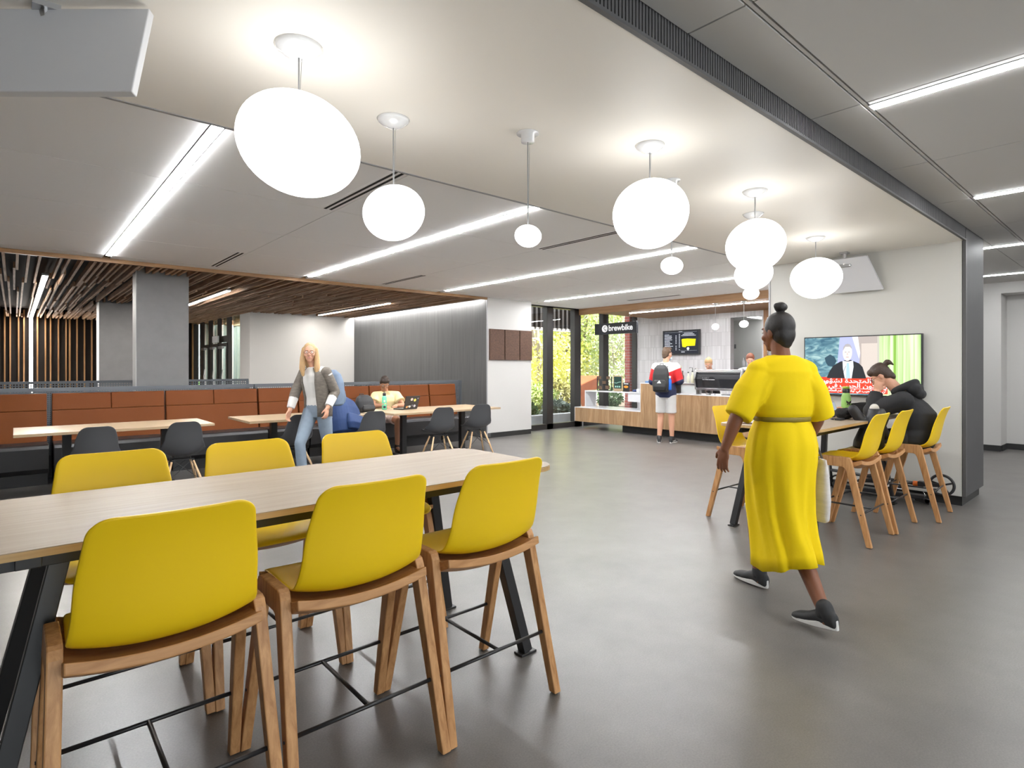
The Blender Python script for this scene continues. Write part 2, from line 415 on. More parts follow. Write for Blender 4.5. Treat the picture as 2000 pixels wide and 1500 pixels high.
# columns
def column(x0, x1, y0, y1, nm):
    c = MB().box(x0, x1, y0, y1, 0, 3.02).build(nm, CONC, bevel=.006); struct(c)
    e = MB().box(x0-.006, x0, y0-.002, y1, 0, 3.0).build('edge_trim', CONCL, c)
column(1.31, 1.975, 9.65, 9.95, 'column'); column(1.33, 1.975, 14.6, 15.05, 'column.001')

# ------------------------------------------------------------------ far entrance glazing (plane X = 4.36 .. 4.5)
mf = MB(); YG0, YG1 = 15.62, 20.3
def muls(mb, ys, w): 
    for y in ys: mb.box(4.36, 4.48, y-w/2, y+w/2, 0, 3.0)
for a_, c_ in ((19.284, 19.776), (18.313, 18.756), (17.378, 17.77), (16.391, 16.833)): mf.box(4.36, 4.38, a_, c_, 0, 3.0)
mf.box(4.36, 4.385, YG0, YG1, 2.97, 3.02); mf.box(4.36, 4.385, YG0, YG1, 0, .1); mf.box(4.358, 4.382, 16.62, 17.6, 2.10, 2.28)
wf = struct(mf.build('window_1', DKFRAME))
for i, (a, b_) in enumerate(((15.63, 16.38), (16.84, 17.37), (17.78, 18.30), (18.77, 19.27), (19.79, 20.28))):
    MB().box(4.41, 4.42, a, b_, .1, 2.97).build('pane', GLASSG, wf)
for i, (a, b_) in enumerate(((16.85, 17.36), (17.79, 18.29), (18.78, 19.26))):
    d = MB()
    d.box(4.335, 4.355, a-.14, a, .05, 2.08); d.box(4.335, 4.355, b_, b_+.12, .05, 2.08)
    d.box(4.335, 4.355, a, b_, 1.98, 2.08); d.box(4.335, 4.355, a, b_, .05, .25)
    d = struct(d.build('door_%d' % (i+1), DKFRAME))
    MB().box(4.25, 4.32, a+.05, b_-.1, 1.92, 1.99).build('door_closer', STEEL, d)
    MB().tube([(4.29, a+.1, .95), (4.27, a+.12, 1.15), (4.29, a+.1, 1.35)], .012).build('door_handle', STEEL, d)
o = MB().box(4.22, 4.26, 17.2, 17.75, 2.1, 2.28).build('sign_box', mat('pale_grey_sign', (.6, .6, .6), .5))
tag(o, 'blank pale grey sign box over the glass entrance doors', 'sign')

# ------------------------------------------------------------------ cafe glazing, plane Y = 9.3
mf = MB()
for a, b_ in ((8.30, 8.36), (9.136, 9.334), (10.06, 10.277), (11.11, 11.32), (12.46, 12.6)): mf.box(a, b_, 9.26, 9.40, 0, ZL)
mf.box(8.3, 12.6, 9.26, 9.40, 0, .12); mf.box(8.3, 12.6, 9.26, 9.40, ZL-.03, ZL+.05)
wf = struct(mf.build('window_2', DKFRAME))
for a, b_ in ((8.36, 9.136), (9.334, 10.06), (10.277, 11.11), (11.32, 12.46)):
    MB().box(a, b_, 9.33, 9.338, .12, ZL-.03).build('pane', GLASS, wf)
# cafe back wall of thin upright tiles with the service opening
def tile_wall():
    m = bpy.data.materials.new('stack_tile'); nt, b = nodes(m); N = nt.nodes.new; L = nt.links.new
    tc = N('ShaderNodeTexCoord'); sp = N('ShaderNodeSeparateXYZ'); L(tc.outputs['Object'], sp.inputs[0])
    cb = N('ShaderNodeCombineXYZ'); L(sp.outputs['Z'], cb.inputs[0]); L(sp.outputs['Y'], cb.inputs[1])
    br = N('ShaderNodeTexBrick'); br.inputs['Scale'].default_value = 1; br.inputs['Brick Width'].default_value = .32; br.inputs['Row Height'].default_value = .04
    br.inputs['Mortar Size'].default_value = .0035; br.offset = 0.0; br.inputs['Bias'].default_value = 0
    br.inputs['Color1'].default_value = (.62, .60, .61, 1); br.inputs['Color2'].default_value = (.50, .48, .49, 1); br.inputs['Mortar'].default_value = (.42, .41, .41, 1)
    L(cb.outputs[0], br.inputs['Vector']); L(br.outputs['Color'], b.inputs['Base Color']); b.inputs['Roughness'].default_value = .25
    return m
TW = tile_wall()
mb = MB(); mb.box(12.5, 12.65, 6.63, 9.3, 0, ZL); mb.box(12.5, 12.65, 3.47, 6.63, 2.56, ZL); mb.box(12.5, 12.65, 5.83, 6.63, 0, 1.05); mb.box(12.5, 12.65, 3.47, 5.89, 0, 2.56)
struct(mb.build('wall_cafe_back', TW))
struct(MB().box(12.44, 12.5, 4.6, 5.83, 0, 2.68).build('trim_9', wood('door_wood', (.20, .095, .04), (.33, .17, .08), .45, (14, 14, 1), 1.8)))
mb = MB(); mb.box(15.4, 15.5, 3.6, 8.9, 0, 2.9); mb.box(12.65, 15.4, 3.5, 3.6, 0, 2.9); mb.box(12.65, 15.4, 8.9, 9.0, 0, 2.9)
struct(mb.build('wall_back_room', mat('back_room_grey', (.50, .50, .48), .7)))
struct(MB().box(12.65, 15.5, 3.5, 9.0, 2.72, 2.8).build('ceiling.009', TILE))
# timber soffit over the cafe counter
mb = MB(); mb.box(10.25, 12.5, 3.47, 8.8, 2.70, 2.9)
y = 3.5
xx = 10.27
while xx < 12.44:
    mb.box(xx, xx+.085, 3.47, 8.8, 2.678, 2.70); xx += .1
struct(mb.build('ceiling.010', FASCIA))
struct(MB().box(10.21, 10.252, 3.47, 9.26, 2.662, ZL+.01).build('trim_10', FASCIA))

# ------------------------------------------------------------------ linear ceiling lights
def strip(name, p0, p1, label, group, w=.055, m=None, horiz=True):
    """recessed linear luminaire running along one axis: housing + lens"""
    (x0, y0, z0), (x1, y1, z1) = p0, p1
    t = thing(name, label, 'ceiling light', (0, 0, 0), 0, group)
    h, l = MB(), MB()
    if abs(x1-x0) < 1e-4 and abs(z1-z0) < 1e-4:
        h.box(x0-w/2-.008, x0-w/2, y0, y1, z0-.004, z0+.028); h.box(x0+w/2, x0+w/2+.008, y0, y1, z0-.004, z0+.028)
        h.box(x0-w/2-.008, x0+w/2+.008, y0-.01, y0, z0-.004, z0+.028); h.box(x0-w/2-.008, x0+w/2+.008, y1, y1+.01, z0-.004, z0+.028)
        l.box(x0-w/2, x0+w/2, y0, y1, z0-.0095, z0+.001); h.box(x0-w/2-.008, x0+w/2+.008, y0-.01, y1+.01, z0+.022, z0+.03)
    else:
        h.box(x0-w/2-.01, x0+w/2+.01, y0-.02, y0+.06, z0, z1); l.box(x0-w/2, x0+w/2, y0-.026, y0-.02, z0, z1)
    h.build('housing', GREYEDGE, t); l.build('lens', m or LIGHT, t)
    return t
for x, lb in ((.88, 'long linear ceiling light in the tiles, beside the largest globe pendant'), (3.4, 'linear ceiling light behind the small round globe pendant'),
              (5.92, 'linear ceiling light running towards the orange booth end'), (8.44, 'linear ceiling light closest to the cafe timber fascia'),):
    strip('linear_light', (x, 3.40, ZL), (x, 8.6, ZL), lb, 'linear lights over the lounge')
for x, y0, y1, lb in ((.34, 10.8, 20.25, 'warm linear light in the slatted ceiling continuing down the slat wall'), (2.83, 10.8, 14.2, 'linear light in the slatted ceiling beside the grey column'),
                      (5.95, 10.75, 14.4, 'linear light in the slatted ceiling in front of the white wall')):
    strip('slat_ceiling_light', (x, y0, 2.765), (x, y1, 2.765), lb, 'linear lights in the slatted ceiling', .06, LIGHTS)
tag(strip('slat_wall_light', (.34, 20.30, .1), (.34, 20.30, 2.76), 'upright light strip glowing in the dark slat wall', None, .06, LIGHTS), None, 'wall light')
for x in (3.52, 6.06, 8.72, 11.4):
    lb = {3.52: 'corridor ceiling light at the top edge, nearest to the ribbed grey beam start', 6.06: 'corridor ceiling light beside the ribbed beam before the post', 8.72: 'short corridor light just past the ribbed post', 11.4: 'farthest corridor light by the end wall'}[x]
    strip('corridor_light', (x, -3.6, ZR), (x, 1.05 if x < 8 else 2.3, ZR), lb, 'linear lights in the corridor ceiling', m=LIGHTC)
strip('cafe_light', (10.8, 3.55, 2.676), (10.8, 8.2, 2.676), 'long light strip under the timber soffit of the cafe', None, .05)
t = thing('wall_washer', 'concealed light slot washing the top of the grey panelled wall', 'ceiling light')
MB().box(6.98, 7.06, 9.0, 14.75, 2.80, 2.82).build('lens', emis('washer_lens', (1, .98, .95), 34.), t)
MB().box(6.955, 6.975, 8.95, 14.78, 2.76, 2.9).build('housing', GREYEDGE, t)
t = thing('back_room_light', 'light strip on the ceiling of the room behind the cafe opening', 'ceiling light')
MB().box(13.2, 15.2, 6.9, 7.1, 2.70, 2.72).build('lens', emis('back_room_lens', (1, 1, 1), 12.), t)

# slot diffusers
def diffuser(x, y0, y1, lb, z=ZL, w=.13):
    t = thing('air_diffuser', lb, 'air vent', (0, 0, 0), 0, 'slot diffusers in the tiled ceiling')
    f = MB(); f.box(x-w/2, x+w/2, y0, y1, z-.002, z+.02); f.build('frame', TILE, t)
    s = MB()
    for q in (-.032, .018): s.box(x+q-.009, x+q+.013, y0+.01, y1-.01, z-.0045, z-.0015)
    s.build('slot', BLACK, t)
diffuser(2.07, 3.4, 4.83, 'black slot diffuser between the largest globe and the second globe'); diffuser(2.07, 7.35, 8.6, 'short slot diffuser above the trim by the grey column')
diffuser(4.66, 3.4, 4.83, 'slot diffuser beside the white medium globe cluster'); diffuser(4.66, 7.35, 8.6, 'slot diffuser between the lights above the grey wall corner')
diffuser(9.66, 6.14, 7.4, 'slot diffuser just before the cafe timber fascia')

# ------------------------------------------------------------------ suspended white panels
def susp(c, u, bot_shift, w, h, lb):
    """panel hanging from the soffit: c bottom corner, u unit vector along the bottom edge, bot_shift vector from bottom to top edge"""
    t = thing('suspended_panel', lb, 'panel', (0, 0, 0), 0, 'white tilted ceiling panels')
    c, u, s_ = V(c), V(u).normalized(), V(bot_shift)
    n = u.cross(s_).normalized()*.03
    mb = MB(); p = [c, c+u*w, c+u*w+s_, c+s_]
    mb.bm.faces.new([mb.bm.verts.new(q) for q in p][::-1]); g = [mb.bm.verts.new(q+n) for q in p]; mb.bm.faces.new(g)
    vs = list(mb.bm.verts)
    for i in range(4): mb.bm.faces.new([vs[i], vs[(i+1) % 4], vs[4+(i+1) % 4], vs[4+i]])
    mb.build('panel', mat('panel_white', (.62, .62, .64), .45), t, bevel=.004)
    m = c+u*w/2+s_*.8+n
    mb = MB(); mb.tube([m, V((m.x, m.y, ZS-.02))], .02); mb.box(m.x-.04, m.x+.04, m.y-.04, m.y+.04, ZS-.02, ZS); mb.cap(m-u*.05, m+u*.05, .02, .02)
    mb.build('bracket', STEEL, t)
susp((7.25, 2.56, 2.295), (0, -1, 0), (-.20, .10, .36), .51, .35, 'small white tilted panel on a ceiling bracket above the television')
susp((.30, 2.31, 2.366), (-.7536, .6574, 0), (.062, .07, .34), .75, .36, 'big white tilted panel hanging over the near end of the bar table')

# ------------------------------------------------------------------ globe pendants
def globe(name, x, y, zc, rx, ry, rz, tilt, lb, top=ZS, can=.13, grp='white globe pendants', kind=0):
    t = thing(name, lb, 'pendant lamp', (x, y, 0), 0, grp)
    M = Matrix.Rotation(math.radians(-41.1), 3, 'Z') @ Matrix.Rotation(tilt, 3, 'Y')
    mb = MB(); mb.ell((0, 0, 0), (1, 1, 1), None, 40, 28)
    for v in mb.bm.verts:
        d = v.co.copy()
        k = 1 + .05*d.x*d.z - .03*d.z*abs(d.z) + .02*d.x
        v.co = (M @ V((d.x*rx*k, d.y*ry*k, d.z*rz*k))) + V((0, 0, zc))
    mb.build('globe', GLOBE, t, True)
    mb = MB()
    if kind == 0: mb.lathe([(.001, top-.045), (can*.28, top-.044), (can*.62, top-.032), (can*.9, top-.014), (can, top-.001)], seg=32)
    else: mb.lathe([(.001, top-.05), (can*.6, top-.05), (can*.62, top-.006), (can, top-.005), (can, top-.0005)], seg=32)
    mb.build('canopy', mat('canopy_white', (.72, .72, .73), .12, coat=.6), t, True)
    zt = zc+rz*.93
    n = 12; pts = []
    for i in range(n+1):
        f = i/n; a = .022*math.sin(f*7)*math.sin(PI*f)**.5 if kind == 0 and can > .1 else 0
        pts.append((a, a*.6, top-.04-(top-.04-zt)*f))
    mb = MB(); mb.tube(pts, .0035, 6); mb.tube([(.012, 0, top-.04), (.004, 0, zt)], .0012, 5)
    mb.build('cable', mat('cable_grey', (.25, .25, .25), .5), t, True)
globe('globe_pendant', .865, 2.30, 2.33, .240, .235, .198, .42, 'largest white globe pendant, lopsided like a pebble', can=.095)
globe('globe_pendant', 1.49, 2.65, 2.234, .160, .155, .140, -.12, 'medium white globe pendant hanging second from the big white tilted panel', can=.085)
globe('small_globe_pendant', 2.14, 2.32, 2.154, .074, .072, .061, .25, 'small globe pendant on a long straight cord with a stepped round canopy', can=.062, kind=1)
globe('globe_pendant', 2.79, 1.977, 2.325, .216, .215, .200, .1, 'large round white globe pendant in the middle of the soffit', can=.085)
globe('small_globe_pendant', 3.43, 2.25, 2.13, .075, .072, .060, .2, 'small globe pendant hanging just behind the large round globe', can=.06, kind=1)
globe('globe_pendant', 4.10, 1.985, 2.325, .208, .205, .192, -.05, 'large globe pendant hanging in front of two smaller globes', can=.088)
globe('globe_pendant', 4.70, 2.29, 2.215, .153, .15, .135, -.1, 'medium globe pendant half hidden below a larger globe', can=.085)
globe('small_globe_pendant', 5.31, 2.61, 2.13, .074, .07, .058, 0, 'tiny globe pendant lowest in the overlapping cluster of three', can=.06, kind=1)
globe('globe_pendant', 6.03, 2.30, 2.32, .235, .225, .203, .12, 'wide egg shaped globe pendant in front of the small tilted panel', can=.09)
globe('cafe_pendant', 10.45, 5.86, 2.22, .068, .068, .062, 0, 'tiny round pendant over the cafe counter beside the menu screen', top=2.68, can=.05, grp='small pendants in the cafe', kind=1)
globe('cafe_pendant', 10.5, 5.30, 2.245, .082, .08, .068, 0, 'tiny pendant over the cafe counter in front of the wall opening', top=2.68, can=.05, grp='small pendants in the cafe', kind=1)
# ------------------------------------------------------------------ text helper: real mesh lettering
def text(body, size, m, parent, loc, rot, name='lettering', ext=.001, align='LEFT', off=0., sx=1.):
    cu = bpy.data.curves.new('t', 'FONT'); cu.body = body; cu.size = size; cu.extrude = ext; cu.align_x = align; cu.align_y = 'CENTER'; cu.offset = off
    o = bpy.data.objects.new('t', cu); COL.objects.link(o)
    dg = bpy.context.evaluated_depsgraph_get(); dg.update()
    me = bpy.data.meshes.new_from_object(o.evaluated_get(dg)); bpy.data.objects.remove(o); bpy.data.curves.remove(cu)
    me.name = name; me.materials.clear()
    r = link(name, me, m, parent); r.location = loc; r.rotation_euler = rot; r.scale = (sx, 1, 1)
    return r
# ------------------------------------------------------------------ bar tables
def bar_table(loc, label):
    t = thing('bar_table', label, 'table', loc, 0, 'long counter height tables')
    x0, x1, y0, y1, z = -.27, 2.10, -.415, .415, .93
    def outline(r, ins=0.):
        pts = []
        for cx, cy, a0 in ((x1-ins-r, y1-ins-r, 0), (x0+ins+r, y1-ins-r, 90), (x0+ins+r, y0+ins+r, 180), (x1-ins-r, y0+ins+r, 270)):
            for k in range(9):
                a = math.radians(a0+k*11.25); pts.append((cx+r*math.cos(a), cy+r*math.sin(a)))
        return pts
    o = MB().prism(outline(.13), 'z', z-.024, z).build('tabletop', BARTOP, t)
    MB().prism(outline(.128, -.0012), 'z', z-.0235, z-.0025).build('edge_band', EDGE, o)
    f = MB()
    f.bar((x0+.16, -.27, z-.055), (x1-.16, -.27, z-.055), .04, .06); f.bar((x0+.16, .27, z-.055), (x1-.16, .27, z-.055), .04, .06)
    for x in (x0+.30, x1-.38): f.bar((x, -.33, z-.05), (x, .33, z-.05), .06, .05)
    f.bar((x0+.16, 0, z-.05), (x1-.16, 0, z-.05), .04, .04)
    f.build('frame', BLKMET, t, bevel=.002)
    for xt, xf in ((.115, -.085), (1.73, 1.925)):
        for s in (-1, 1):
            l = MB()
            l.bar((xt, s*.235, z-.03), (xf, s*.345, .012), .052, .052, (1, 0, 0))
            l.box(xf-.05, xf+.05, s*.345-.03, s*.345+.03, 0, .012)
            l.build('leg', BLKMET, t, bevel=.003)
    return t
bar_table((0, 2.45, 0), 'long pale wood bar table with black legs and six yellow stools around it')
bar_table((4.965, 2.215, 0), 'long pale wood bar table standing end on to the television wall')

# ------------------------------------------------------------------ yellow stools
def shell_mesh(prof, W, rtop, rfront, curve, n_u=17):
    """prof: list of (y, z) from the seat lip up to the top of the back; W(s) half width; curve(s) lateral cupping"""
    P = [V((0, a, b)) for a, b in prof]
    # resample with catmull-rom
    Q = []
    for i in range(len(P)-1):
        p0, p1, p2, p3 = P[max(i-1, 0)], P[i], P[i+1], P[min(i+2, len(P)-1)]
        for k in range(4):
            t = k/4
            Q.append(.5*((2*p1)+(p2-p0)*t+(2*p0-5*p1+4*p2-p3)*t*t+(3*p1-p0-3*p2+p3)*t**3))
    Q.append(P[-1])
    s = [0.]
    for i in range(1, len(Q)): s.append(s[-1]+(Q[i]-Q[i-1]).length)
    Ltot = s[-1]
    # densify the ends for the rounded corners
    def at(x):
        for i in range(1, len(Q)):
            if s[i] >= x-1e-9: f = (x-s[i-1])/max(1e-9, s[i]-s[i-1]); return Q[i-1].lerp(Q[i], f), (Q[i]-Q[i-1]).normalized()
        return Q[-1], (Q[-1]-Q[-2]).normalized()
    xs = []
    for k in range(6): xs.append(rfront*(1-math.cos(k/6*PI/2)))
    m = 22
    for k in range(m+1): xs.append(rfront+(Ltot-rtop-rfront)*k/m)
    for k in range(1, 7): xs.append(Ltot-rtop+rtop*math.sin(k/6*PI/2))
    mb = MB(); grid = []
    for x in xs:
        p, d = at(x); nrm = V((0, d.z, -d.y))      # towards the sitter
        w_ = W(x/Ltot)
        if x < rfront: e = rfront-x; w_ = w_-rfront+math.sqrt(max(0, rfront**2-e*e))
        if x > Ltot-rtop: e = x-(Ltot-rtop); w_ = w_-rtop+math.sqrt(max(0, rtop**2-e*e))
        row = []
        for k in range(n_u):
            u = -1+2*k/(n_u-1); X = u*w_
            c = curve(x/Ltot, abs(X)/.24)
            row.append(mb.bm.verts.new(V((X, p.y, p.z))+nrm*c))
        grid.append(row)
    for i in range(len(grid)-1):
        for k in range(n_u-1):
            mb.bm.faces.new([grid[i][k], grid[i][k+1], grid[i+1][k+1], grid[i+1][k]])
    return mb
def lerp_tab(tab, x):
    for i in range(1, len(tab)):
        if x <= tab[i][0]:
            f = (x-tab[i-1][0])/(tab[i][0]-tab[i-1][0]); f = f*f*(3-2*f); return tab[i-1][1]+(tab[i][1]-tab[i-1][1])*f
    return tab[-1][1]
def stool(loc, rz, label, group):
    t = thing('bar_stool', label, 'bar stool', loc, rz, group)
    prof = [(.245, .640), (.225, .656), (.17, .664), (.08, .660), (-.02, .652), (-.09, .650), (-.15, .668), (-.185, .705), (-.203, .76), (-.216, .83), (-.232, .91), (-.252, .985), (-.277, 1.045)]
    W = lambda s: lerp_tab([(0, .218), (.15, .228), (.38, .232), (.52, .238), (.70, .228), (1, .203)], s)
    cur = lambda s, u: (u**2.2)*lerp_tab([(0, .004), (.2, .020), (.5, .040), (.75, .030), (1, .018)], s)
    sh = shell_mesh(prof, W, .055, .05, cur).build('seat_shell', YEL, t, True, solid=.010, sub=1)
    # wooden tray under the shell
    r = MB()
    rr = []
    for i in range(13):
        x = -.242+.484*i/12; u = (x/.242)**2*.030
        rr.append([V((x, a, b+u)) for a, b in ((-.185, .650), (-.13, .628), (0, .622), (.15, .630), (.20, .642), (.20, .622), (.14, .592), (-.12, .585), (-.19, .618))])
    r.rings(rr)
    r.build('seat_rail', OAKR, t, bevel=.004)
    for s in (-1, 1):
        f = MB()
        poly = [(-.272, 0), (-.120, .665), (-.108, .688), (-.09, .695), (.09, .695), (.108, .688), (.120, .665), (.272, 0), (.234, 0), (.083, .585), (.070, .607), (.052, .615),
                (-.052, .615), (-.070, .607), (-.083, .585), (-.234, 0)]
        M = Matrix(((1, 0, -s*.022/.7, s*.277), (0, 1, 0, 0), (0, 0, 1, 0), (0, 0, 0, 1)))
        # two legs and the bridge as convex pieces joined in one outline
        L = [(-.272, .004), (-.120, .665), (-.108, .688), (-.09, .695), (-.0, .695), (-.0, .615), (-.052, .615), (-.070, .607), (-.083, .585), (-.234, .004)]
        f.prism(L, 'x', -.018, .018, M); f.prism([(-a, b) for a, b in L][::-1], 'x', -.018, .018, M)
        bmesh.ops.remove_doubles(f.bm, verts=f.bm.verts, dist=1e-5)
        o = f.build('side_frame', OAK, t, bevel=.004)
        for y in (-.195, .195): MB().lathe([(.005, -.001), (.005, .002)], (s*.288, y, .25), 10, Matrix.Rotation(s*PI/2, 3, 'Y')).build('screw', BLKPL, o)
    k = MB(); zz = .255; yy = .196
    for y in (-yy, yy): k.tube([(-.262, y, zz), (.262, y, zz)], .0075, 10)
    k.tube([(0, -yy, zz), (0, yy, zz)], .0075, 10)
    k.build('footrest', BLKMET, t, True)
    return t
G1, G2 = 'yellow stools at the six seat bar table', 'yellow stools at the bar table by the television'
s0 = stool((.335, 2.016, 0), 0, 'yellow bar stool seen from behind, next to the black table legs, large and close', G1)
dup(s0, (.925, 2.012, 0), 0, 'yellow bar stool seen from behind, middle one on the near side of the table', G1)
dup(s0, (1.512, 2.016, 0), 0, 'yellow bar stool seen from behind at the rounded table corner', G1)
dup(s0, (.335, 2.85, 0), PI, 'yellow bar stool facing us across the table, behind the black table legs', G1)
dup(s0, (.915, 2.85, 0), PI+.02, 'yellow bar stool facing us across the table, between two other yellow backs', G1)
dup(s0, (1.495, 2.85, 0), PI, 'yellow bar stool facing us across the table, in front of the booth bag', G1)
dup(s0, (5.345, 1.785, 0), 0, 'empty yellow stool with a full side view, beside the walking woman', G2)
dup(s0, (5.94, 1.765, 0), 0, 'yellow stool with a dark jacket over it, between two yellow stools', G2)
dup(s0, (6.64, 1.63, 0), .05, 'yellow stool under the person in the black hoodie', G2)
dup(s0, (5.27, 2.62, 0), PI, 'yellow stool facing us, partly behind the walking woman, towards the cafe counter', G2)
dup(s0, (5.88, 2.60, 0), PI, 'yellow stool on the far side of the television table, nearly hidden by the woman', G2)

# ------------------------------------------------------------------ charcoal shell chairs
def shell_chair(loc, rz, label):
    t = thing('shell_chair', label, 'chair', loc, rz, 'charcoal shell chairs at the booth tables')
    prof = [(.235, .425), (.22, .442), (.15, .445), (.05, .428), (-.05, .420), (-.12, .435), (-.17, .49), (-.195, .56), (-.215, .65), (-.235, .74), (-.262, .825)]
    W = lambda s: lerp_tab([(0, .20), (.2, .232), (.45, .235), (.55, .225), (.75, .185), (1, .15)], s)
    cur = lambda s, u: (u**2.)*lerp_tab([(0, .01), (.2, .045), (.5, .105), (.75, .055), (1, .02)], s)
    shell_mesh(prof, W, .07, .06, cur).build('seat_shell', GREYPL, t, True, solid=.007, sub=1)
    for sx in (-1, 1):
        for sy in (-1, 1):
            l = MB(); l.tube([(sx*.105, sy*.09+.0, .375), (sx*.16, sy*.155, .2), (sx*.218, sy*.225, 0)], [.011, .015, .0095], 10)
            l = l.build('leg', DOWEL, t, True)
            MB().lathe([(.012, -.01), (.012, .02)], (sx*.105, sy*.09, .375), 10).build('bolt', BLKMET, l)
    b = MB()
    P = {(i, j): (i*.14, j*.135, .27) for i in (-1, 1) for j in (-1, 1)}; Q = {(i, j): (i*.17, j*.17, .16) for i in (-1, 1) for j in (-1, 1)}
    T = {(i, j): (i*.10, j*.09, .39) for i in (-1, 1) for j in (-1, 1)}
    for a, c in (((-1, -1), (1, -1)), ((1, -1), (1, 1)), ((1, 1), (-1, 1)), ((-1, 1), (-1, -1))):
        b.tube([T[a], Q[c]], .0028, 6); b.tube([T[c], Q[a]], .0028, 6)
    b.box(-.11, .11, -.10, -.085, .385, .395); b.box(-.11, .11, .085, .10, .385, .395)
    b.build('wire_brace', BLKMET, t)
    return t
c0 = shell_chair((.62, 7.32, 0), .05, 'charcoal shell chair at the booth table beside the perforated gap')
dup(c0, (1.42, 7.32, 0), -.03, 'charcoal shell chair at the first booth table with a twin beech leg showing')
dup(c0, (2.72, 7.45, 0), .1, 'charcoal shell chair half hidden behind the blonde walking person')
dup(c0, (3.70, 7.30, 0), -.05, 'charcoal shell chair with the navy backpack on it')
dup(c0, (4.88, 7.30, 0), -.25, 'charcoal shell chair opposite the seated person with the laptop')
dup(c0, (5.72, 7.45, 0), -.28, 'charcoal shell chair at the booth table end near the white wall')

# ------------------------------------------------------------------ booth tables
def booth_table(x0, x1, y0, y1, label):
    t = thing('booth_table', label, 'table', (0, 0, 0), 0, 'pale wood booth tables')
    z = .74
    o = MB().box(x0, x1, y0, y1, z-.03, z).build('tabletop', BEECH, t, bevel=.002)
    for x in (x0+.45, x1-.45):
        ym = (y0+y1)/2
        MB().box(x-.04, x+.04, ym-.04, ym+.04, .03, z-.03).build('post', BLKMET, t)
        m = MB(); m.bar((x, ym-.33, .02), (x, ym+.33, .02), .06, .03); m.bar((x-.1, ym, .02), (x+.1, ym, .02), .06, .03); m.bar((x, ym-.3, z-.04), (x, ym+.3, z-.04), .05, .02)
        for yy in (ym-.32, ym+.32): m.lathe([(.014, 0), (.014, .012)], (x, yy, 0), 10)
        m.build('base', BLKMET, t)
booth_table(-.01, 1.84, 7.62, 8.52, 'narrow pale booth table nearest the grey column, bare top')
booth_table(2.22, 4.10, 7.55, 8.50, 'pale booth table behind the blonde walking person')
booth_table(4.18, 6.22, 7.42, 8.42, 'pale booth table with the laptop and mint bottle on it')

# ------------------------------------------------------------------ booth
XB = [(-2.26, -.95), (-.94, .315), (.357, 1.612), (1.625, 2.87), (2.885, 3.50), (3.515, 4.775), (4.79, 6.035), (6.05, 6.67)]
BL = ['orange backed booth unit at the edge of view beyond the first table', 'orange backed booth unit next to the gap with the perforated strip', 'orange booth unit in front of the big grey column',
      'orange booth unit between the column and the first seam', 'narrow orange booth unit behind the blonde walking person', 'orange booth unit behind the navy backpack',
      'orange booth unit where the person in the yellow shirt sits', 'narrow orange booth unit at the end by the grey wall']
for (a, b_), lb in zip(XB, BL):
    t = thing('booth_bench', lb, 'bench', ((a+b_)/2, 9.0, 0), 0, 'orange and black booth units')
    h = (b_-a)/2
    s = MB(); s.prism([(-.15, .44), (-.13, .475), (-.09, .490), (.36, .485), (.40, .40), (.40, .14), (-.11, .14), (-.15, .20)], 'x', -h, h)
    s.build('seat', BLKLEA, t, bevel=.01)
    MB().box(-h+.01, h-.01, -.08, .46, 0, .14).build('base', BLKPL, t)
    bk = MB()
    def P(y, z): return (y, z)
    bk.prism([(.29, .475), (.355, .87), (.43, .87), (.42, .475)], 'x', -h+.004, h-.004)
    bk.prism([(.352, .872), (.38, 1.075), (.395, 1.085), (.45, 1.085), (.45, .872)], 'x', -h+.004, -.003 if h > .4 else h-.004)
    if h > .4: bk.prism([(.352, .872), (.38, 1.075), (.395, 1.085), (.45, 1.085), (.45, .872)], 'x', .003, h-.004)
    bk.build('backrest', ORANGE, t, bevel=.008)
def lattice(mb, x0, x1, y, z0, z1, pitch, bar, th=.004, axis='x', x_const=0):
    n = max(1, int(round((x1-x0)/pitch))); m = max(1, int(round((z1-z0)/pitch))); px = (x1-x0)/n; pz = (z1-z0)/m
    for i in range(n+1):
        x = x0+i*px
        if axis == 'x': mb.box(x-bar/2, x+bar/2, y-th/2, y+th/2, z0, z1)
        else: mb.box(x_const-th/2, x_const+th/2, x-bar/2, x+bar/2, z0, z1)
    for j in range(m+1):
        z = z0+j*pz
        if axis == 'x': mb.box(x0, x1, y-th/2-.0006, y+th/2+.0006, z-bar/2, z+bar/2)
        else: mb.box(x_const-th/2-.0006, x_const+th/2+.0006, x0, x1, z-bar/2, z+bar/2)
t = thing('booth_screen', 'grey perforated metal screen along the back of the orange booth', 'screen')
f = MB(); f.box(-2.4, 6.9, 9.49, 9.515, 1.105, 1.155); f.box(-2.4, 6.9, 9.47, 9.53, 0, .3)
for x in (-2.38, 2.877, 6.875): f.box(x-.02, x+.02, 9.47, 9.53, 0, 1.15)
f.box(6.86, 6.93, 8.95, 9.53, 0, 1.15) if False else None
f.build('frame', SCREEN, t)
p = MB(); lattice(p, -2.4, 6.9, 9.50, 1.05, 1.11, .030, .014); lattice(p, .312, .358, 9.40, .3, 1.10, .025, .011); lattice(p, 6.70, 6.90, 9.50, .30, 1.10, .03, .014)
p.build('perforated_panel', SCREEN, t)
MB().box(-2.4, 6.69, 9.495, 9.505, .3, 1.055).build('back_panel', SCREEN, t); MB().box(.306, .364, 9.425, 9.44, .0, 1.11).build('slot_backing', BLKMET, t)
t = thing('booth_screen', 'second perforated metal screen farther back between the columns and entrance', 'screen')
f = MB(); f.box(-2.4, 3.36, 11.49, 11.51, 1.16, 1.20); f.box(-2.4, 3.36, 11.49, 11.51, 0, .95)
for x in (-2.38, .9, 1.0, 3.34): f.box(x-.02, x+.02, 11.48, 11.52, 0, 1.2)
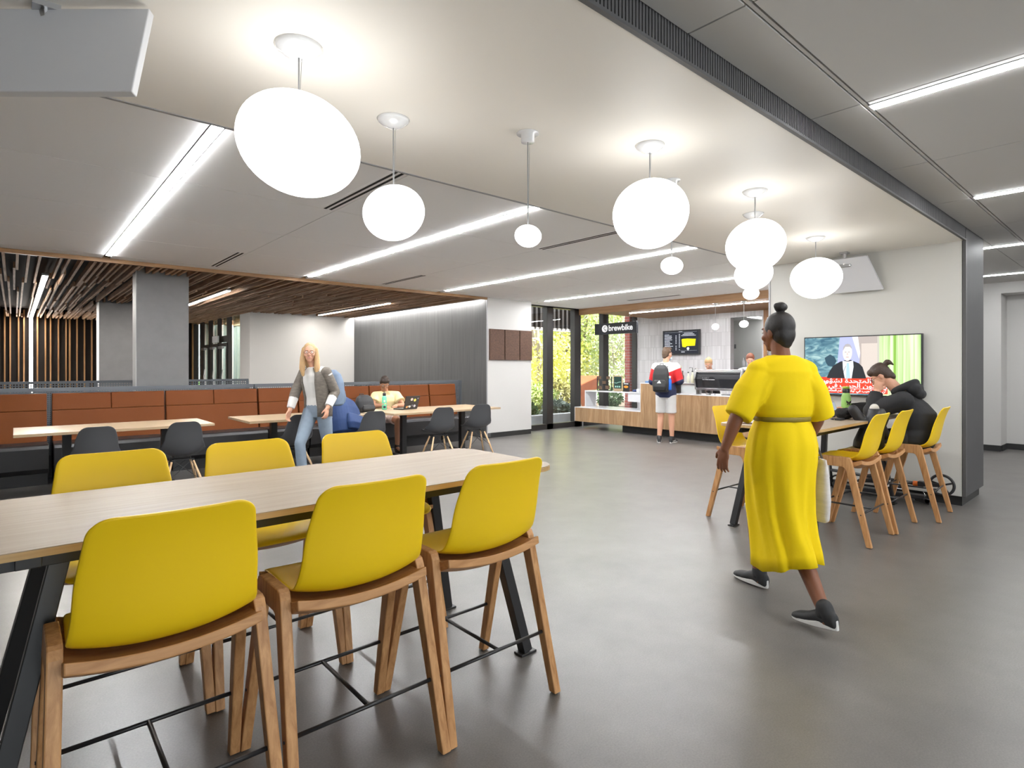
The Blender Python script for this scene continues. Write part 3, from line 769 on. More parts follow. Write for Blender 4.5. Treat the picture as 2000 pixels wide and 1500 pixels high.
f.build('frame', SCREEN, t)
p = MB(); lattice(p, -2.4, 3.36, 11.5, .95, 1.165, .036, .015); p.build('perforated_panel', SCREEN, t)

# three brown panels on the white stub wall
for i, (a, b_, lb) in enumerate(((7.152, 7.528, 'brown speckled wall panel closest to the grey wall'), (7.552, 7.936, 'brown speckled wall panel between its two neighbours'), (7.960, 8.30, 'brown speckled wall panel closest to the window'))):
    o = MB().box(a, b_, 8.862, 8.9, 1.563, 2.185).build('wall_panel', mat('brown_cork', (.085, .045, .030), .85, var=.7, vscale=35, bump=.3, bscale=60), bevel=.002)
    tag(o, lb, 'wall panel', 'three brown acoustic panels')

# ------------------------------------------------------------------ television on the portal wall
def television():
    t = thing('television', 'large television showing a news broadcast on the cream wall', 'television', (7.3, 2.293, 1.44), 0)
    # local: y to the viewer's left (+Y world), z up, screen faces -X
    W2, H2 = .600, .343
    b = MB(); b.box(-.06, -.012, -W2, W2, -H2, H2)
    b.build('case', BLKPL, t, bevel=.003)
    MB().box(-.02, 0, -.25, .25, -.2, .2).build('wall_mount', BLKMET, t)
    def pm(name, c, s=1.0): return emis(name, c, s)
    m = bpy.data.materials.new('screen_picture'); nt, bs = nodes(m); N = nt.nodes.new; L = nt.links.new
    tc = N('ShaderNodeTexCoord'); mp = N('ShaderNodeMapping'); mp.inputs['Scale'].default_value = (1, 4, 9); L(tc.outputs['Object'], mp.inputs[0])
    n = N('ShaderNodeTexNoise'); n.inputs['Scale'].default_value = 1.6; n.inputs['Detail'].default_value = 5; n.inputs['Distortion'].default_value = 1.6; L(mp.outputs[0], n.inputs['Vector'])
    cr = N('ShaderNodeValToRGB'); e = cr.color_ramp.elements; e[0].position = .3; e[1].position = .7
    e[0].color = (.04, .13, .20, 1); e[1].color = (.42, .62, .62, 1); x = e.new(.5); x.color = (.14, .30, .36, 1)
    L(n.outputs['Fac'], cr.inputs[0]); L(cr.outputs[0], bs.inputs['Emission Color']); bs.inputs['Emission Strength'].default_value = .85
    bs.inputs['Base Color'].default_value = (.02, .02, .02, 1); bs.inputs['Roughness'].default_value = .15
    s = MB(); s.box(-.0625, -.0602, -W2+.012, W2-.012, -H2+.012, H2-.012); s = s.build('screen', m, t)
    def flat(name, poly, mt, x=-.0635): MB().prism(poly, 'x', x-.0006, x+.0004).build(name, mt, s)
    def Y(u): return W2-.012-u*(2*W2-.024)          # u 0..1 from the viewer's left
    def Z(v): return H2-.012-v*(2*H2-.024)          # v 0..1 from the top
    Q = lambda *p: [(Y(a), Z(c)) for a, c in p]
    flat('screen_wall', Q((.46, 0), (.66, 0), (.66, .8), (.46, .8)), pm('tv_beige', (.46, .40, .37), .9), -.0631)
    flat('screen_wall_light', Q((.52, .12), (.66, .12), (.66, .8), (.52, .8)), pm('tv_beige_light', (.66, .58, .52), .9), -.0634)
    flat('flag', Q((.33, 0), (.46, 0), (.51, .30), (.49, .62), (.30, .62)), pm('tv_flag', (.42, .45, .85), .95), -.0637)
    flat('flag_fold', Q((.44, 0), (.49, 0), (.51, .28), (.50, .38)), pm('tv_flag_white', (.85, .87, .95), .95), -.0640)
    flat('foliage', Q((.19, .36), (.24, .30), (.28, .34), (.30, .42), (.27, .52), (.22, .50), (.20, .44)), pm('tv_dark_leaf', (.03, .08, .12), .8), -.0637)
    flat('green_curtain', Q((.672, 0), (1, 0), (1, 1), (.672, 1)), bpy.data.materials.get('curtain_green') or cur_green(), -.0637)
    flat('divider', Q((.655, 0), (.672, 0), (.672, 1), (.655, 1)), pm('tv_divider', (.62, .60, .52), .8), -.0640)
    flat('suit', Q((.215, .69), (.235, .60), (.27, .50), (.33, .43), (.38, .40), (.43, .40), (.50, .46), (.53, .52), (.56, .70), (.56, .72), (.21, .72)), pm('tv_suit', (.022, .024, .030), .8), -.0645)
    flat('shirt', Q((.355, .41), (.40, .43), (.448, .41), (.452, .52), (.435, .72), (.375, .72), (.358, .55)), pm('tv_shirt', (.80, .86, .95), 1.), -.0650)
    flat('tie', Q((.392, .45), (.412, .45), (.425, .72), (.385, .72)), pm('tv_tie', (.42, .62, .72), .9), -.0655)
    hd = [(.398+.042*math.cos(2*PI*k/20), .27+.148*math.sin(2*PI*k/20)) for k in range(20)]
    flat('face', Q(*hd), pm('tv_face', (.80, .66, .62), 1.), -.0655)
    flat('hairline', Q((.358, .24), (.362, .17), (.38, .125), (.40, .115), (.42, .125), (.435, .17), (.437, .21), (.42, .17), (.38, .17), (.364, .22)), pm('tv_hair', (.42, .40, .42), .9), -.0660)
    for u_ in (.382, .412): flat('eye', Q((u_-.008, .255), (u_+.008, .255), (u_+.008, .270), (u_-.008, .270)), pm('tv_hair', (.42, .40, .42), .9), -.0662)
    flat('mouth', Q((.384, .345), (.412, .345), (.410, .357), (.386, .357)), pm('tv_mouth', (.55, .34, .32), .9), -.0662)
    flat('nose', Q((.394, .275), (.401, .275), (.405, .315), (.392, .315)), pm('tv_nose', (.70, .53, .49), .9), -.0661)
    flat('microphone', Q((.362, .60), (.366, .60), (.388, .50), (.384, .50)), BLKPL, -.0662)
    flat('news_banner', Q((.10, .70), (.665, .70), (.74, .70), (.74, .975), (.0, .985), (.0, .70)), pm('tv_red', (.82, .055, .025), .95), -.0642)
    for nm, c, v in (('banner_divider', (.9, .9, .9), .895),):
        flat(nm, Q((0, v), (.72, v), (.72, v+.006), (0, v+.006)), pm('tv_white', c, .95), -.0655)
    # headline in Arabic presentation forms, laid out from the viewer's left
    tw = MATS['tv_white']
    sm = {'a': '\u0627', 'alh': '\uFE83', 'l_i': '\uFEDF', 'l_m': '\uFEE0', 'l_f': '\uFEDE', 'lam_alef': '\uFEF7', 'm_i': '\uFEE3', 'm_m': '\uFEE4', 'm_f': '\uFEE2', 't_m': '\uFE98', 't_i': '\uFE97', 'h_m': '\uFEA4', 'd_f': '\uFEAA', 'tm_f': '\uFE93',
          'sh_m': '\uFEB8', 'sh_i': '\uFEB7', 'w_f': '\uFEEE', 'hamzaw': '\uFE86', 'n_f': '\uFEE6', 'n_': '\uFEE5', 'j_m': '\uFEA0', 'y_i': '\uFEF3', 'r_f': '\uFEAE', 'b_f': '\uFE90', 'f_i': '\uFED3', 'y_f': '\uFEF2', 'k_m': '\uFEDC', 'k_i': '\uFEDB', 'n_i': '\uFEE7', 'w_': '\u0648', 'alif_f': '\uFE8E', 'h_i': '\uFEA3', 'ha_alif': '\u0623'}
    g = lambda *k: ''.join(sm[x] for x in k[::-1])
    l1 = g('a', 'l_i', 'l_m', 'alif_f') + ' ' + g('l_i', 'sh_m', 'w_f', 'hamzaw') [::1] + ' ' + g('a', 'l_i', 'm_m', 't_m', 'h_m', 'd_f', 'tm_f') + ' ' + g('lam_alef', 'm_i', 'm_f')
    l1 = sm['j_m']+sm['l_m']+sm['l_i']+sm['a']+' '+sm['n_']+sm['w_f']+sm['hamzaw']+sm['sh_m']+sm['l_i']+' '+sm['tm_f']+sm['d_f']+sm['h_m']+sm['t_m']+sm['m_m']+sm['l_i']+sm['a']+' '+sm['m_f']+sm['m_i']+sm['lam_alef']
    l2 = sm['alif_f']+sm['y_i']+sm['n_i']+sm['alif_f']+sm['r_f']+sm['k_m']+sm['w_']+sm['ha_alif']+' '+sm['y_f']+sm['f_i']+' '+sm['b_f']+sm['r_f']+sm['h_m']+sm['l_i']+sm['a']+' '+sm['n_']+sm['w_f']+sm['k_m']+sm['t_i']+' '+sm['n_']+sm['ha_alif']
    for txt, v, sz, xs in ((l1, .765, .068, 1.32), (l2, .848, .066, 1.25), (l1+' '+l2, .935, .034, 1.15)):
        text(txt, sz, tw, s, (-.0662, Y(.385), Z(v)), (PI/2, 0, -PI/2), 'headline', .0004, 'CENTER', .0012, xs)
    return t
def cur_green():
    m = bpy.data.materials.new('curtain_green'); nt, bs = nodes(m); N = nt.nodes.new; L = nt.links.new
    tc = N('ShaderNodeTexCoord'); mp = N('ShaderNodeMapping'); mp.inputs['Scale'].default_value = (0, 14, .25); L(tc.outputs['Object'], mp.inputs[0])
    n = N('ShaderNodeTexNoise'); n.inputs['Scale'].default_value = 1.5; n.inputs['Detail'].default_value = 3; L(mp.outputs[0], n.inputs['Vector'])
    cr = N('ShaderNodeValToRGB'); e = cr.color_ramp.elements; e[0].position = .36; e[1].position = .6
    e[0].color = (.20, .42, .03, 1); e[1].color = (.74, .88, .55, 1); L(n.outputs['Fac'], cr.inputs[0]); L(cr.outputs[0], bs.inputs['Emission Color']); bs.inputs['Emission Strength'].default_value = .95
    bs.inputs['Base Color'].default_value = (.02, .02, .02, 1)
    return m
television()
# ------------------------------------------------------------------ people
def rotz(a): return Matrix.Rotation(a, 3, 'Z')
def hand(mb, wrist, d, palm, s=1., curl=.35, side=1, spread=.06, n_thumb=True):
    """wrist point, d = direction along the hand, palm = palm normal, side=+1 thumb on (d x palm) side"""
    d = V(d).normalized(); n = V(palm); n = (n-d*n.dot(d)).normalized(); a = d.cross(n)*side
    w = V(wrist)
    L = .088*s
    for k in range(4):
        q = (k-1.5)*.0195*s
        mb.cap(w+d*.012*s+a*q*.6, w+d*L-a*(-q), .0125*s, .0105*s, 10)
    mb.ell(w+d*.05*s, (1,1,1), Matrix((a*.040*s, d*.048*s, n*.015*s)).transposed(), 14, 8)
    for k, fl in enumerate((.066, .074, .070, .056)):
        q = (1.5-k)*.0205*s; base = w+d*L+a*q
        ang = 0; p = base; dd = (d+a*(1.5-k)*spread).normalized()
        for j, f in enumerate((.44, .31, .25)):
            ang += curl*(.7+.25*j)
            v = dd*math.cos(ang)+n*math.sin(ang)
            p2 = p+v*fl*f*s; mb.cap(p, p2, (.0092-.0008*j)*s, (.0084-.0008*j)*s, 10); p = p2
    if n_thumb:
        b = w+d*.022*s+a*.030*s+n*.004*s
        v1 = (d*.75+a*.62+n*.2).normalized(); m = b+v1*.040*s; v2 = (d*.92+a*.25+n*.35).normalized()
        mb.cap(b-v1*.012*s, m, .014*s, .0105*s, 10); mb.cap(m, m+v2*.030*s, .0105*s, .0085*s, 10)
def head(mb, c, R, s=1., jaw=1.):
    """c = centre of the skull; R columns: right, forward, up"""
    def P(x, y, z): return V(c)+R @ V((x*s, y*s, z*s))
    def E(p, r, sg=18): mb.ell(P(*p), (r[0]*s, r[1]*s, r[2]*s), R, sg, 12)
    E((0, -.008, .025), (.072, .088, .088)); E((0, .020, -.005), (.064, .070, .088)); E((0, .035, -.055), (.050*jaw, .048, .050)); E((0, .058, -.092), (.024, .022, .020))
    E((0, -.035, -.03), (.056, .055, .06))
    mb.cap(P(0, .083, .012), P(0, .103, -.024), .009*s, .0135*s); E((-.011, .092, -.028), (.009, .010, .008), 10); E((.011, .092, -.028), (.009, .010, .008), 10)
    E((0, .075, .030), (.048, .012, .010)); E((0, .085, -.052), (.024, .010, .006), 10); E((0, .083, -.063), (.020, .010, .0065), 10)
    for sx in (-1, 1):
        E((sx*.040, .060, -.028), (.022, .022, .022), 12)
        mb.ell(P(sx*.073, -.002, -.008), (.008*s, .017*s, .031*s), R, 12, 8)
def face_bits(parent, c, R, s=1., iris=(.05, .03, .02), brow=(.05, .03, .02), lip=(.45, .16, .13)):
    def P(x, y, z): return V(c)+R @ V((x*s, y*s, z*s))
    W = mat('eye_white', (.75, .73, .70), .2)
    for sx in (-1, 1):
        e = MB().ell(P(sx*.030, .078, .008), .0115*s, None, 12, 8).build('eye', W, parent, True)
        MB().ell(P(sx*.030, .0868, .008), .0052*s, None, 10, 6).build('iris', mat('iris_%02d' % int(iris[0]*100), iris, .2), e, True)
        MB().cap(P(sx*.016, .088, .028), P(sx*.045, .076, .027), .0035*s, .0028*s, 8).build('eyebrow', mat('brow_%02d' % int(brow[0]*100), brow, .8), parent, True)
    MB().ell(P(0, .090, -.057), (1, 1, 1), R @ Matrix.Diagonal((.021*s, .006*s, .007*s)), 12, 8).build('lips', mat('lips_%02d' % int(lip[0]*100), lip, .45), parent, True)
def frame(dirf, up=(0, 0, 1)):
    """rotation with columns right, forward, up"""
    f = V(dirf).normalized(); r = f.cross(V(up)).normalized(); u = r.cross(f)
    return Matrix((r, f, u)).transposed()
def torso(mb, J, r, f, k=1., inf=0., lo=0, hi=9, fold=0, bust=0.):
    """rings from pelvis to shoulders; r right vec, f forward vec of shoulders"""
    pel, wai, che, nek = V(J['pelvis']), V(J['waist']), V(J['chest']), V(J['neck'])
    r, f = V(r), V(f)
    R = [(pel-V((0, 0, .10))*k, .12, .09), (pel-V((0, 0, .04))*k, .165, .115), (pel+(wai-pel)*.35, .160, .115), (wai, .135, .098), (wai.lerp(che, .5), .150, .108), (che, .165, .118), (che.lerp(nek, .45), .165, .105), (che.lerp(nek, .78), .12, .075), (che.lerp(nek, .95), .06, .055)]
    out = []
    for i, (c, a, b) in enumerate(R[lo:hi]):
        out.append((c+f*(bust if 4 <= i+lo <= 6 else 0), r*(a*k+inf), f*(b*k+inf)))
    mb.loft(out, 28)
def limb(mb, pts, rs, seg=16):
    for i in range(len(pts)-1): mb.cap(pts[i], pts[i+1], rs[i], rs[i+1], seg)
def foot(mb, ank, d, s=1., sole=0.):
    a = V(ank); d = V(d).normalized(); r = d.cross(V((0, 0, 1))).normalized()
    mb.cap(a, a-V((0, 0, .045*s))-d*.02*s, .036*s, .034*s); mb.cap(a-V((0, 0, .045*s))-d*.03*s, a-V((0, 0, .055*s))+d*.14*s, .032*s, .030*s)
    mb.cap(a-V((0, 0, .04*s))+d*.02*s, a-V((0, 0, .06*s))+d*.15*s, .036*s, .026*s)
def shoe(name, ank, d, m, parent, s=1., pitch=0., sole=None, wedge=0.):
    """sneaker: ank = ankle point above the heel, d = horizontal toe direction; pitch lifts the heel"""
    a = V(ank); d = V(d).normalized(); r = d.cross(V((0, 0, 1))).normalized(); u = V((0, 0, 1))
    f = (d*math.cos(pitch)-u*math.sin(pitch)); u2 = r.cross(f)
    B = a-u2*.085*s
    def P(x, y, z): return B+r*x*s+f*y*s+u2*z*s
    mb = MB()
    mb.loft([(P(0, -.075, .045), r*.012*s, u2*.03*s), (P(0, -.065, .045), r*.030*s, u2*.042*s), (P(0, -.02, .05), r*.036*s, u2*.050*s), (P(0, .04, .045), r*.038*s, u2*.042*s), (P(0, .10, .032), r*.045*s, u2*.030*s), (P(0, .16, .026), r*.044*s, u2*.024*s), (P(0, .195, .020), r*.030*s, u2*.016*s), (P(0, .207, .016), r*.010*s, u2*.006*s)], 18)
    mb.cap(P(0, -.02, .07), P(0, -.005, .105), .042*s, .044*s)
    o = fuse(mb, name, m, parent, .006, 4)
    sl = MB()
    poly = []
    for k in range(24):
        t = 2*PI*k/24; y = .066+.145*math.cos(t); x = (.042+.008*math.cos(t-.2))*math.sin(t); poly.append((x, y))
    v0 = [sl.bm.verts.new(P(x, y, 0)) for x, y in poly]; v1 = [sl.bm.verts.new(P(x, y, .022+wedge*max(0, (.08-y)/.15))) for x, y in poly]
    sl.bm.faces.new(v0[::-1]); sl.bm.faces.new(v1)
    for k in range(24): sl.bm.faces.new([v0[k], v0[(k+1) % 24], v1[(k+1) % 24], v1[k]])
    sl.build('sole', sole or mat('sole_white', (.65, .64, .62), .5), o, bevel=.004)
    return o
def sleeve(mb, pts, rs, flare=1.0, seg=20):
    """open ended cloth tube (solid, flat ended)"""
    pp = [V(p) for p in pts]; rr = list(rs); rr[-1] *= flare
    mb.ell(pp[0], rr[0]); mb.tube(pp, rr, seg)
    for p, q in zip(pp[1:-1], rr[1:-1]): mb.ell(p, q)

# --- woman in the yellow dress --------------------------------------------------------------------
def yellow_woman():
    h = math.radians(58)
    t = thing('person', 'person in a long yellow dress with a dark hair bun walking away from us', 'person', (3.46, 1.51, 0), h-PI/2)
    J = dict(pelvis=(0, 0, .96), waist=(0, .0, 1.13), chest=(0, .01, 1.32), neck=(0, .01, 1.50))
    r, f = V((1, 0, 0)), V((0, 1, 0))
    Rh = frame((-.30, .95, -.05)); hc = V((-.008, .03, 1.635))
    b = MB(); head(b, hc, Rh, .98)
    b.cap((0, .0, 1.45), hc+V((0, -.015, -.05)), .056, .050); torso(b, J, r, f, .95)
    b.cap((-.13, 0, 1.38), (.13, 0, 1.38), .045, .045)
    EL, WL = V((-.285, -.01, 1.165)), V((-.35, .03, .945)); ER, WR = V((.225, -.03, 1.155)), V((.25, .085, .985))
    limb(b, [(-.150, 0, 1.375), EL, EL.lerp(WL, .35), WL], [.046, .040, .041, .026]); limb(b, [(.150, 0, 1.375), ER, ER.lerp(WR, .35), WR], [.046, .040, .041, .026])
    hand(b, WL, (-.10, .16, -1), (.8, .35, 0), .98, .30, -1); hand(b, WR, (.05, .62, -.75), (-.9, .2, -.3), .98, .95, 1)
    HL, KL, AL = V((-.085, .02, .90)), V((-.01, .25, .52)), V((.035, .295, .094)); HR, KR, AR = V((.085, -.01, .90)), V((.03, -.02, .50)), V((-.012, -.375, .128))
    limb(b, [HL, HL.lerp(KL, .5), KL, KL.lerp(AL, .3), AL], [.090, .078, .056, .056, .034]); limb(b, [HR, HR.lerp(KR, .5), KR, KR.lerp(AR, .3), AR], [.090, .078, .056, .056, .034])
    for A, tz in ((AL, .0), (AR, .15)):
        fd = V((-.25, .97*math.cos(tz), -math.sin(tz)))
        b.cap(A, A+V((0, -.02, -.045)), .033, .030)
    body = fuse(b, 'body', SKIN_B, t, .0055, 4)
    face_bits(body, hc, Rh, .98, (.03, .015, .01), (.02, .012, .01), (.25, .07, .05))
    # hair pulled up into a bun
    m = mat('black_hair', (.012, .009, .008), .45, bump=.25, bscale=120, stretch=(6, 6, 1))
    hb = MB()
    def P(x, y, z): return hc+Rh @ V((x, y, z))
    hb.ell(P(0, -.018, .036), (.080, .090, .090), Rh, 24, 16); hb.ell(P(0, -.042, -.012), (.070, .062, .080), Rh, 20, 14); hb.ell(P(0, -.05, -.06), (.046, .036, .045), Rh)
    hair = fuse(hb, 'hair', m, t, .006, 4)
    bb = MB(); bb.ell(P(0, -.028, .150), (.036, .036, .032), Rh, 16, 10); bb.ell(P(-.02, -.02, .158), (.02, .02, .02)); bb.ell(P(.022, -.036, .150), (.02, .02, .022)); bb.cap(P(0, -.025, .11), P(0, -.027, .14), .022, .024)
    fuse(bb, 'bun', m, hair, .005, 2)
    # dress top with wide elbow sleeves
    Y = mat('yellow_dress', (.74, .53, .003), .8, spec=.2, bump=.12, bscale=26)
    d = MB()
    rg = []
    for z, a, bb_, yo in ((1.12, .158, .112, 0), (1.15, .178, .128, 0), (1.20, .188, .134, 0), (1.27, .192, .136, .005), (1.34, .192, .132, .005), (1.40, .190, .120, 0), (1.450, .170, .098, 0), (1.485, .112, .082, 0), (1.497, .082, .070, .005)):
        rg.append((V((0, yo, z)), V((a, 0, 0)), V((0, bb_, 0))))
    d.loft(rg, 32)
    for s_ in (-1, 1): d.ell((s_*.145, 0, 1.405), (.075, .078, .066)); d.cap((s_*.04, 0, 1.45), (s_*.14, 0, 1.415), .055, .062)
    for s_, S0, E_ in ((-1, V((-.13, 0, 1.40)), EL), (1, V((.13, 0, 1.40)), ER)):
        D = (E_-S0); q = E_+D*.02+V((0, 0, -.015))
        mid = S0+D*.5+V((s_*.012, 0, .0))
        ax = D.normalized(); a1 = V((0, 1, 0)); b1 = ax.cross(a1)
        ring = [(S0-D*.15, a1*.055, b1*.05), (S0+D*.12, a1*.086, b1*.080), (mid, a1*.094, b1*.084), (S0+D*.8, a1*.094, b1*.084), (q, a1*.088, b1*.080), (q+ax*.012, a1*.084, b1*.075)]
        d.loft(ring, 24)
        d.loft([(V((s_*.11, 0, 1.36)), a1*.10, V((0, 0, 1))*.07), (V((s_*.17, -.005, 1.28)), a1*.10, V((0, 0, 1))*.09), (V((s_*.205, -.01, 1.22)), a1*.085, V((0, 0, 1))*.055)], 20)
    top = fuse(d, 'dress_top', Y, t, .008, 5)
    # skirt with soft vertical folds, hem lifted where the leg trails
    sk = MB(); rings = []
    prof = [(1.125, .152, .108, 0, 0), (1.10, .165, .122, 0, 0), (1.04, .190, .145, 0, 0), (.96, .205, .160, 0, 0), (.86, .208, .170, .0, .01), (.72, .188, .188, .0, .02), (.58, .172, .205, .0, .018), (.44, .156, .222, .0, -.005), (.32, .146, .262, -.005, -.028), (.245, .144, .282, -.01, -.040)]
    n = 72
    for i, (z, a, bb_, xo, yo) in enumerate(prof):
        amp = .003+.009*min(1, max(0, (1.05-z)/.6)); ring = []
        for k in range(n):
            th = 2*PI*k/n
            g = 1+amp/.18*(math.sin(7*th+z*3)+.6*math.sin(12*th-2*z+1)+.3*math.sin(17*th))
            ct, st = math.cos(th), math.sin(th)
            x = a*ct*g+xo; y = bb_*st*g+yo
            # pull towards the knees, rear hem sweeps with the trailing leg
            if z < .9: x += .035*(.9-z)*st*1.0
            zz = z+(.095*max(0, -st)*max(0, (.6-z)/.35) if z < .6 else 0)+(.02*ct*max(0, (.6-z)/.35) if z < .6 else 0)
            ring.append(V((x, y, zz)))
        rings.append(ring)
    sk.rings(rings, caps=False)
    s1 = sk.build('dress_skirt', Y, t, True, solid=.004)
    bl = MB(); bl.loft([(V((0, 0, 1.106)), V((.163, 0, 0)), V((0, .118, 0))), (V((0, 0, 1.112)), V((.171, 0, 0)), V((0, .126, 0))), (V((0, 0, 1.132)), V((.171, 0, 0)), V((0, .126, 0))), (V((0, 0, 1.138)), V((.163, 0, 0)), V((0, .118, 0)))], 32)
    bl.build('belt', mat('belt_olive', (.22, .16, .01), .6), t, True)
    # shoes: black wedge sneakers with white soles, open heel
    SB = mat('black_suede', (.02, .02, .021), .7)
    a = shoe('shoe', AL+V((0, -.0, .0)), (-.25, .97, 0), SB, t, .98, .01, wedge=.03)
    bsh = shoe('shoe', AR+V((0, 0, .0)), (-.25, .97, 0), SB, t, .98, .13, wedge=.03)
    for A in (AL, AR):
        MB().lathe([(.037, -.012), (.040, -.008), (.040, .03), (.037, .034)], A+V((0, 0, -.02)), 20).build('ankle_strap', SB, a if A is AL else bsh, True)
    # tote bag
    g = thing('tote_bag', 'pale grey striped tote bag carried by the person in yellow', 'bag', (3.44, 1.53, .035), h-PI/2)
    BM = mat('pale_tote', (.56, .54, .53), .8, bump=.3, bscale=14, stretch=(1, 1, 5), var=.2, vscale=10)
    k = MB(); k.loft([(V((.275, .06, .46)), V((.025, 0, 0)), V((0, .12, 0))), (V((.275, .06, .475)), V((.045, 0, 0)), V((0, .145, 0))), (V((.275, .06, .60)), V((.055, 0, 0)), V((0, .155, 0))), (V((.275, .065, .74)), V((.045, 0, 0)), V((0, .15, 0))), (V((.275, .07, .84)), V((.022, 0, 0)), V((0, .14, 0)))], 28)
    fuse(k, 'bag_body', BM, g, .008, 3)
    for x in (.262, .288):
        MB().tube([(x, -.02, .83), (x, .02, .90), (.275, .10, .918), (x, .14, .90), (x, .16, .83)], .006, 8).build('strap', mat('dark_strap', (.06, .055, .05), .7), g, True)
    return t
yellow_woman()

# --- generic clothed figure -----------------------------------------------------------------------
def figure(t, J, skin, vox=.007, hs=1., headdir=(0, 1, 0), fw=(0, 1, 0), curl=(.4, .4), hand_d=None, palms=None, k=1., feet=True, leg_r=(.088, .076, .056, .054, .036), jaw=1.):
    f = V(fw).normalized(); r = f.cross(V((0, 0, 1))).normalized()
    b = MB(); Rh = frame(headdir); hc = V(J['head']); head(b, hc, Rh, hs, jaw)
    b.cap(V(J['neck'])-V((0, 0, .03)), hc+Rh @ V((0, -.02, -.06)), .058*k, .054*k)
    torso(b, J, r, f, k)
    for i, s_ in enumerate('LR'):
        A, E, W = V(J['sh'+s_]), V(J['el'+s_]), V(J['wr'+s_])
        b.cap(V(J['neck'])-V((0, 0, .05)), A, .05*k, .05*k)
        limb(b, [A, E, E.lerp(W, .35), W], [.052*k, .041*k, .041*k, .027*k])
        dd = (hand_d or {}).get(s_, (W-E)); pl = (palms or {}).get(s_, (1 if s_ == 'L' else -1, 0, 0))
        hand(b, W, dd, pl, k, curl[i], 1 if s_ == 'R' else -1)
        if 'kn'+s_ in J:
            H, K, N_ = V(J['hip'+s_]), V(J['kn'+s_]), V(J['an'+s_])
            limb(b, [H, H.lerp(K, .5), K, K.lerp(N_, .3), N_], [q*k for q in leg_r])
            if feet:
                fd = V(J.get('toe'+s_, (0, 1, 0))); foot(b, N_, fd, k)
    body = fuse(b, 'body', skin, t, vox, 4)
    return body, hc, Rh
def shirt(t, J, m, name='shirt', inf=.014, frac=.55, fw=(0, 1, 0), k=1., vox=.009, lo=0, long=False, bulk=0., cuff=.012):
    f = V(fw).normalized(); r = f.cross(V((0, 0, 1))).normalized()
    d = MB(); torso(d, J, r, f, k, inf+bulk, lo)
    for s_ in 'LR':
        A, E, W = V(J['sh'+s_]), V(J['el'+s_]), V(J['wr'+s_]); n = V(J['neck'])-V((0, 0, .05))
        d.cap(n, A, .05*k+inf, .056*k+inf+bulk*.5)
        if long:
            Wc = E.lerp(W, .96)
            sleeve(d, [A, A.lerp(E, .5), E, E.lerp(W, .5), Wc], [.056*k+inf+bulk, .054*k+inf+bulk, .048*k+inf+bulk, .044*k+inf+bulk*.7, .032*k+inf])
        else: sleeve(d, [A, A.lerp(E, frac*.5), A.lerp(E, frac)], [.056*k+inf, .058*k+inf, .056*k+inf+cuff])
    return fuse(d, name, m, t, vox, 4)
def trousers(t, J, m, name='trousers', inf=.014, frac=1., fw=(0, 1, 0), k=1., vox=.009, leg_r=(.088, .076, .056, .054, .036), hem=.06):
    f = V(fw).normalized(); r = f.cross(V((0, 0, 1))).normalized()
    d = MB(); pel, wai = V(J['pelvis']), V(J['waist'])
    d.loft([(pel-V((0, 0, .11)), r*(.13*k+inf), f*(.10*k+inf)), (pel-V((0, 0, .04)), r*(.165*k+inf), f*(.118*k+inf)), (pel.lerp(wai, .35), r*(.16*k+inf), f*(.115*k+inf)), (pel.lerp(wai, .8), r*(.142*k+inf), f*(.10*k+inf))], 24)
    for s_ in 'LR':
        H, K, N_ = V(J['hip'+s_]), V(J['kn'+s_]), V(J['an'+s_])
        if frac >= 1: pts = [H, H.lerp(K, .5), K, K.lerp(N_, .3), K.lerp(N_, .93)]; rs = [leg_r[0]*k+inf, leg_r[1]*k+inf, leg_r[2]*k+inf, leg_r[3]*k+inf, hem]
        else: pts = [H, H.lerp(K, .5), H.lerp(K, frac)]; rs = [leg_r[0]*k+inf, leg_r[1]*k+inf*1.2, hem]
        sleeve(d, pts, rs)
    return fuse(d, name, m, t, vox, 4)
def hair_cap(t, hc, Rh, m, extra=(), s=1., vox=.006):
    hb = MB()
    def P(x, y, z): return hc+Rh @ V((x*s, y*s, z*s))
    hb.ell(P(0, -.016, .040), (.079*s, .090*s, .086*s), Rh, 22, 14); hb.ell(P(0, -.045, -.005), (.070*s, .060*s, .075*s), Rh, 18, 12)
    for c, r_ in extra: hb.ell(P(*c), (r_[0]*s, r_[1]*s, r_[2]*s), Rh, 16, 10)
    return fuse(hb, 'hair', m, t, vox, 3)
def glasses(t, hc, Rh, col=(.02, .02, .02), s=1.):
    def P(x, y, z): return hc+Rh @ V((x*s, y*s, z*s))
    g = MB()
    for sx in (-1, 1):
        g.tube([P(sx*.032+.024*math.cos(a), .098, .006+.019*math.sin(a)) for a in [2*PI*k/16 for k in range(16)]], .0022*s, 6, closed=True)
        g.tube([P(sx*.056, .097, .010), P(sx*.074, .06, .010), P(sx*.078, -.004, .006)], .002*s, 6)
    g.tube([P(-.009, .099, .008), P(.009, .099, .008)], .002*s, 6)
    return g.build('glasses', mat('glasses_%02d' % int(col[0]*100), col, .3), t, True)
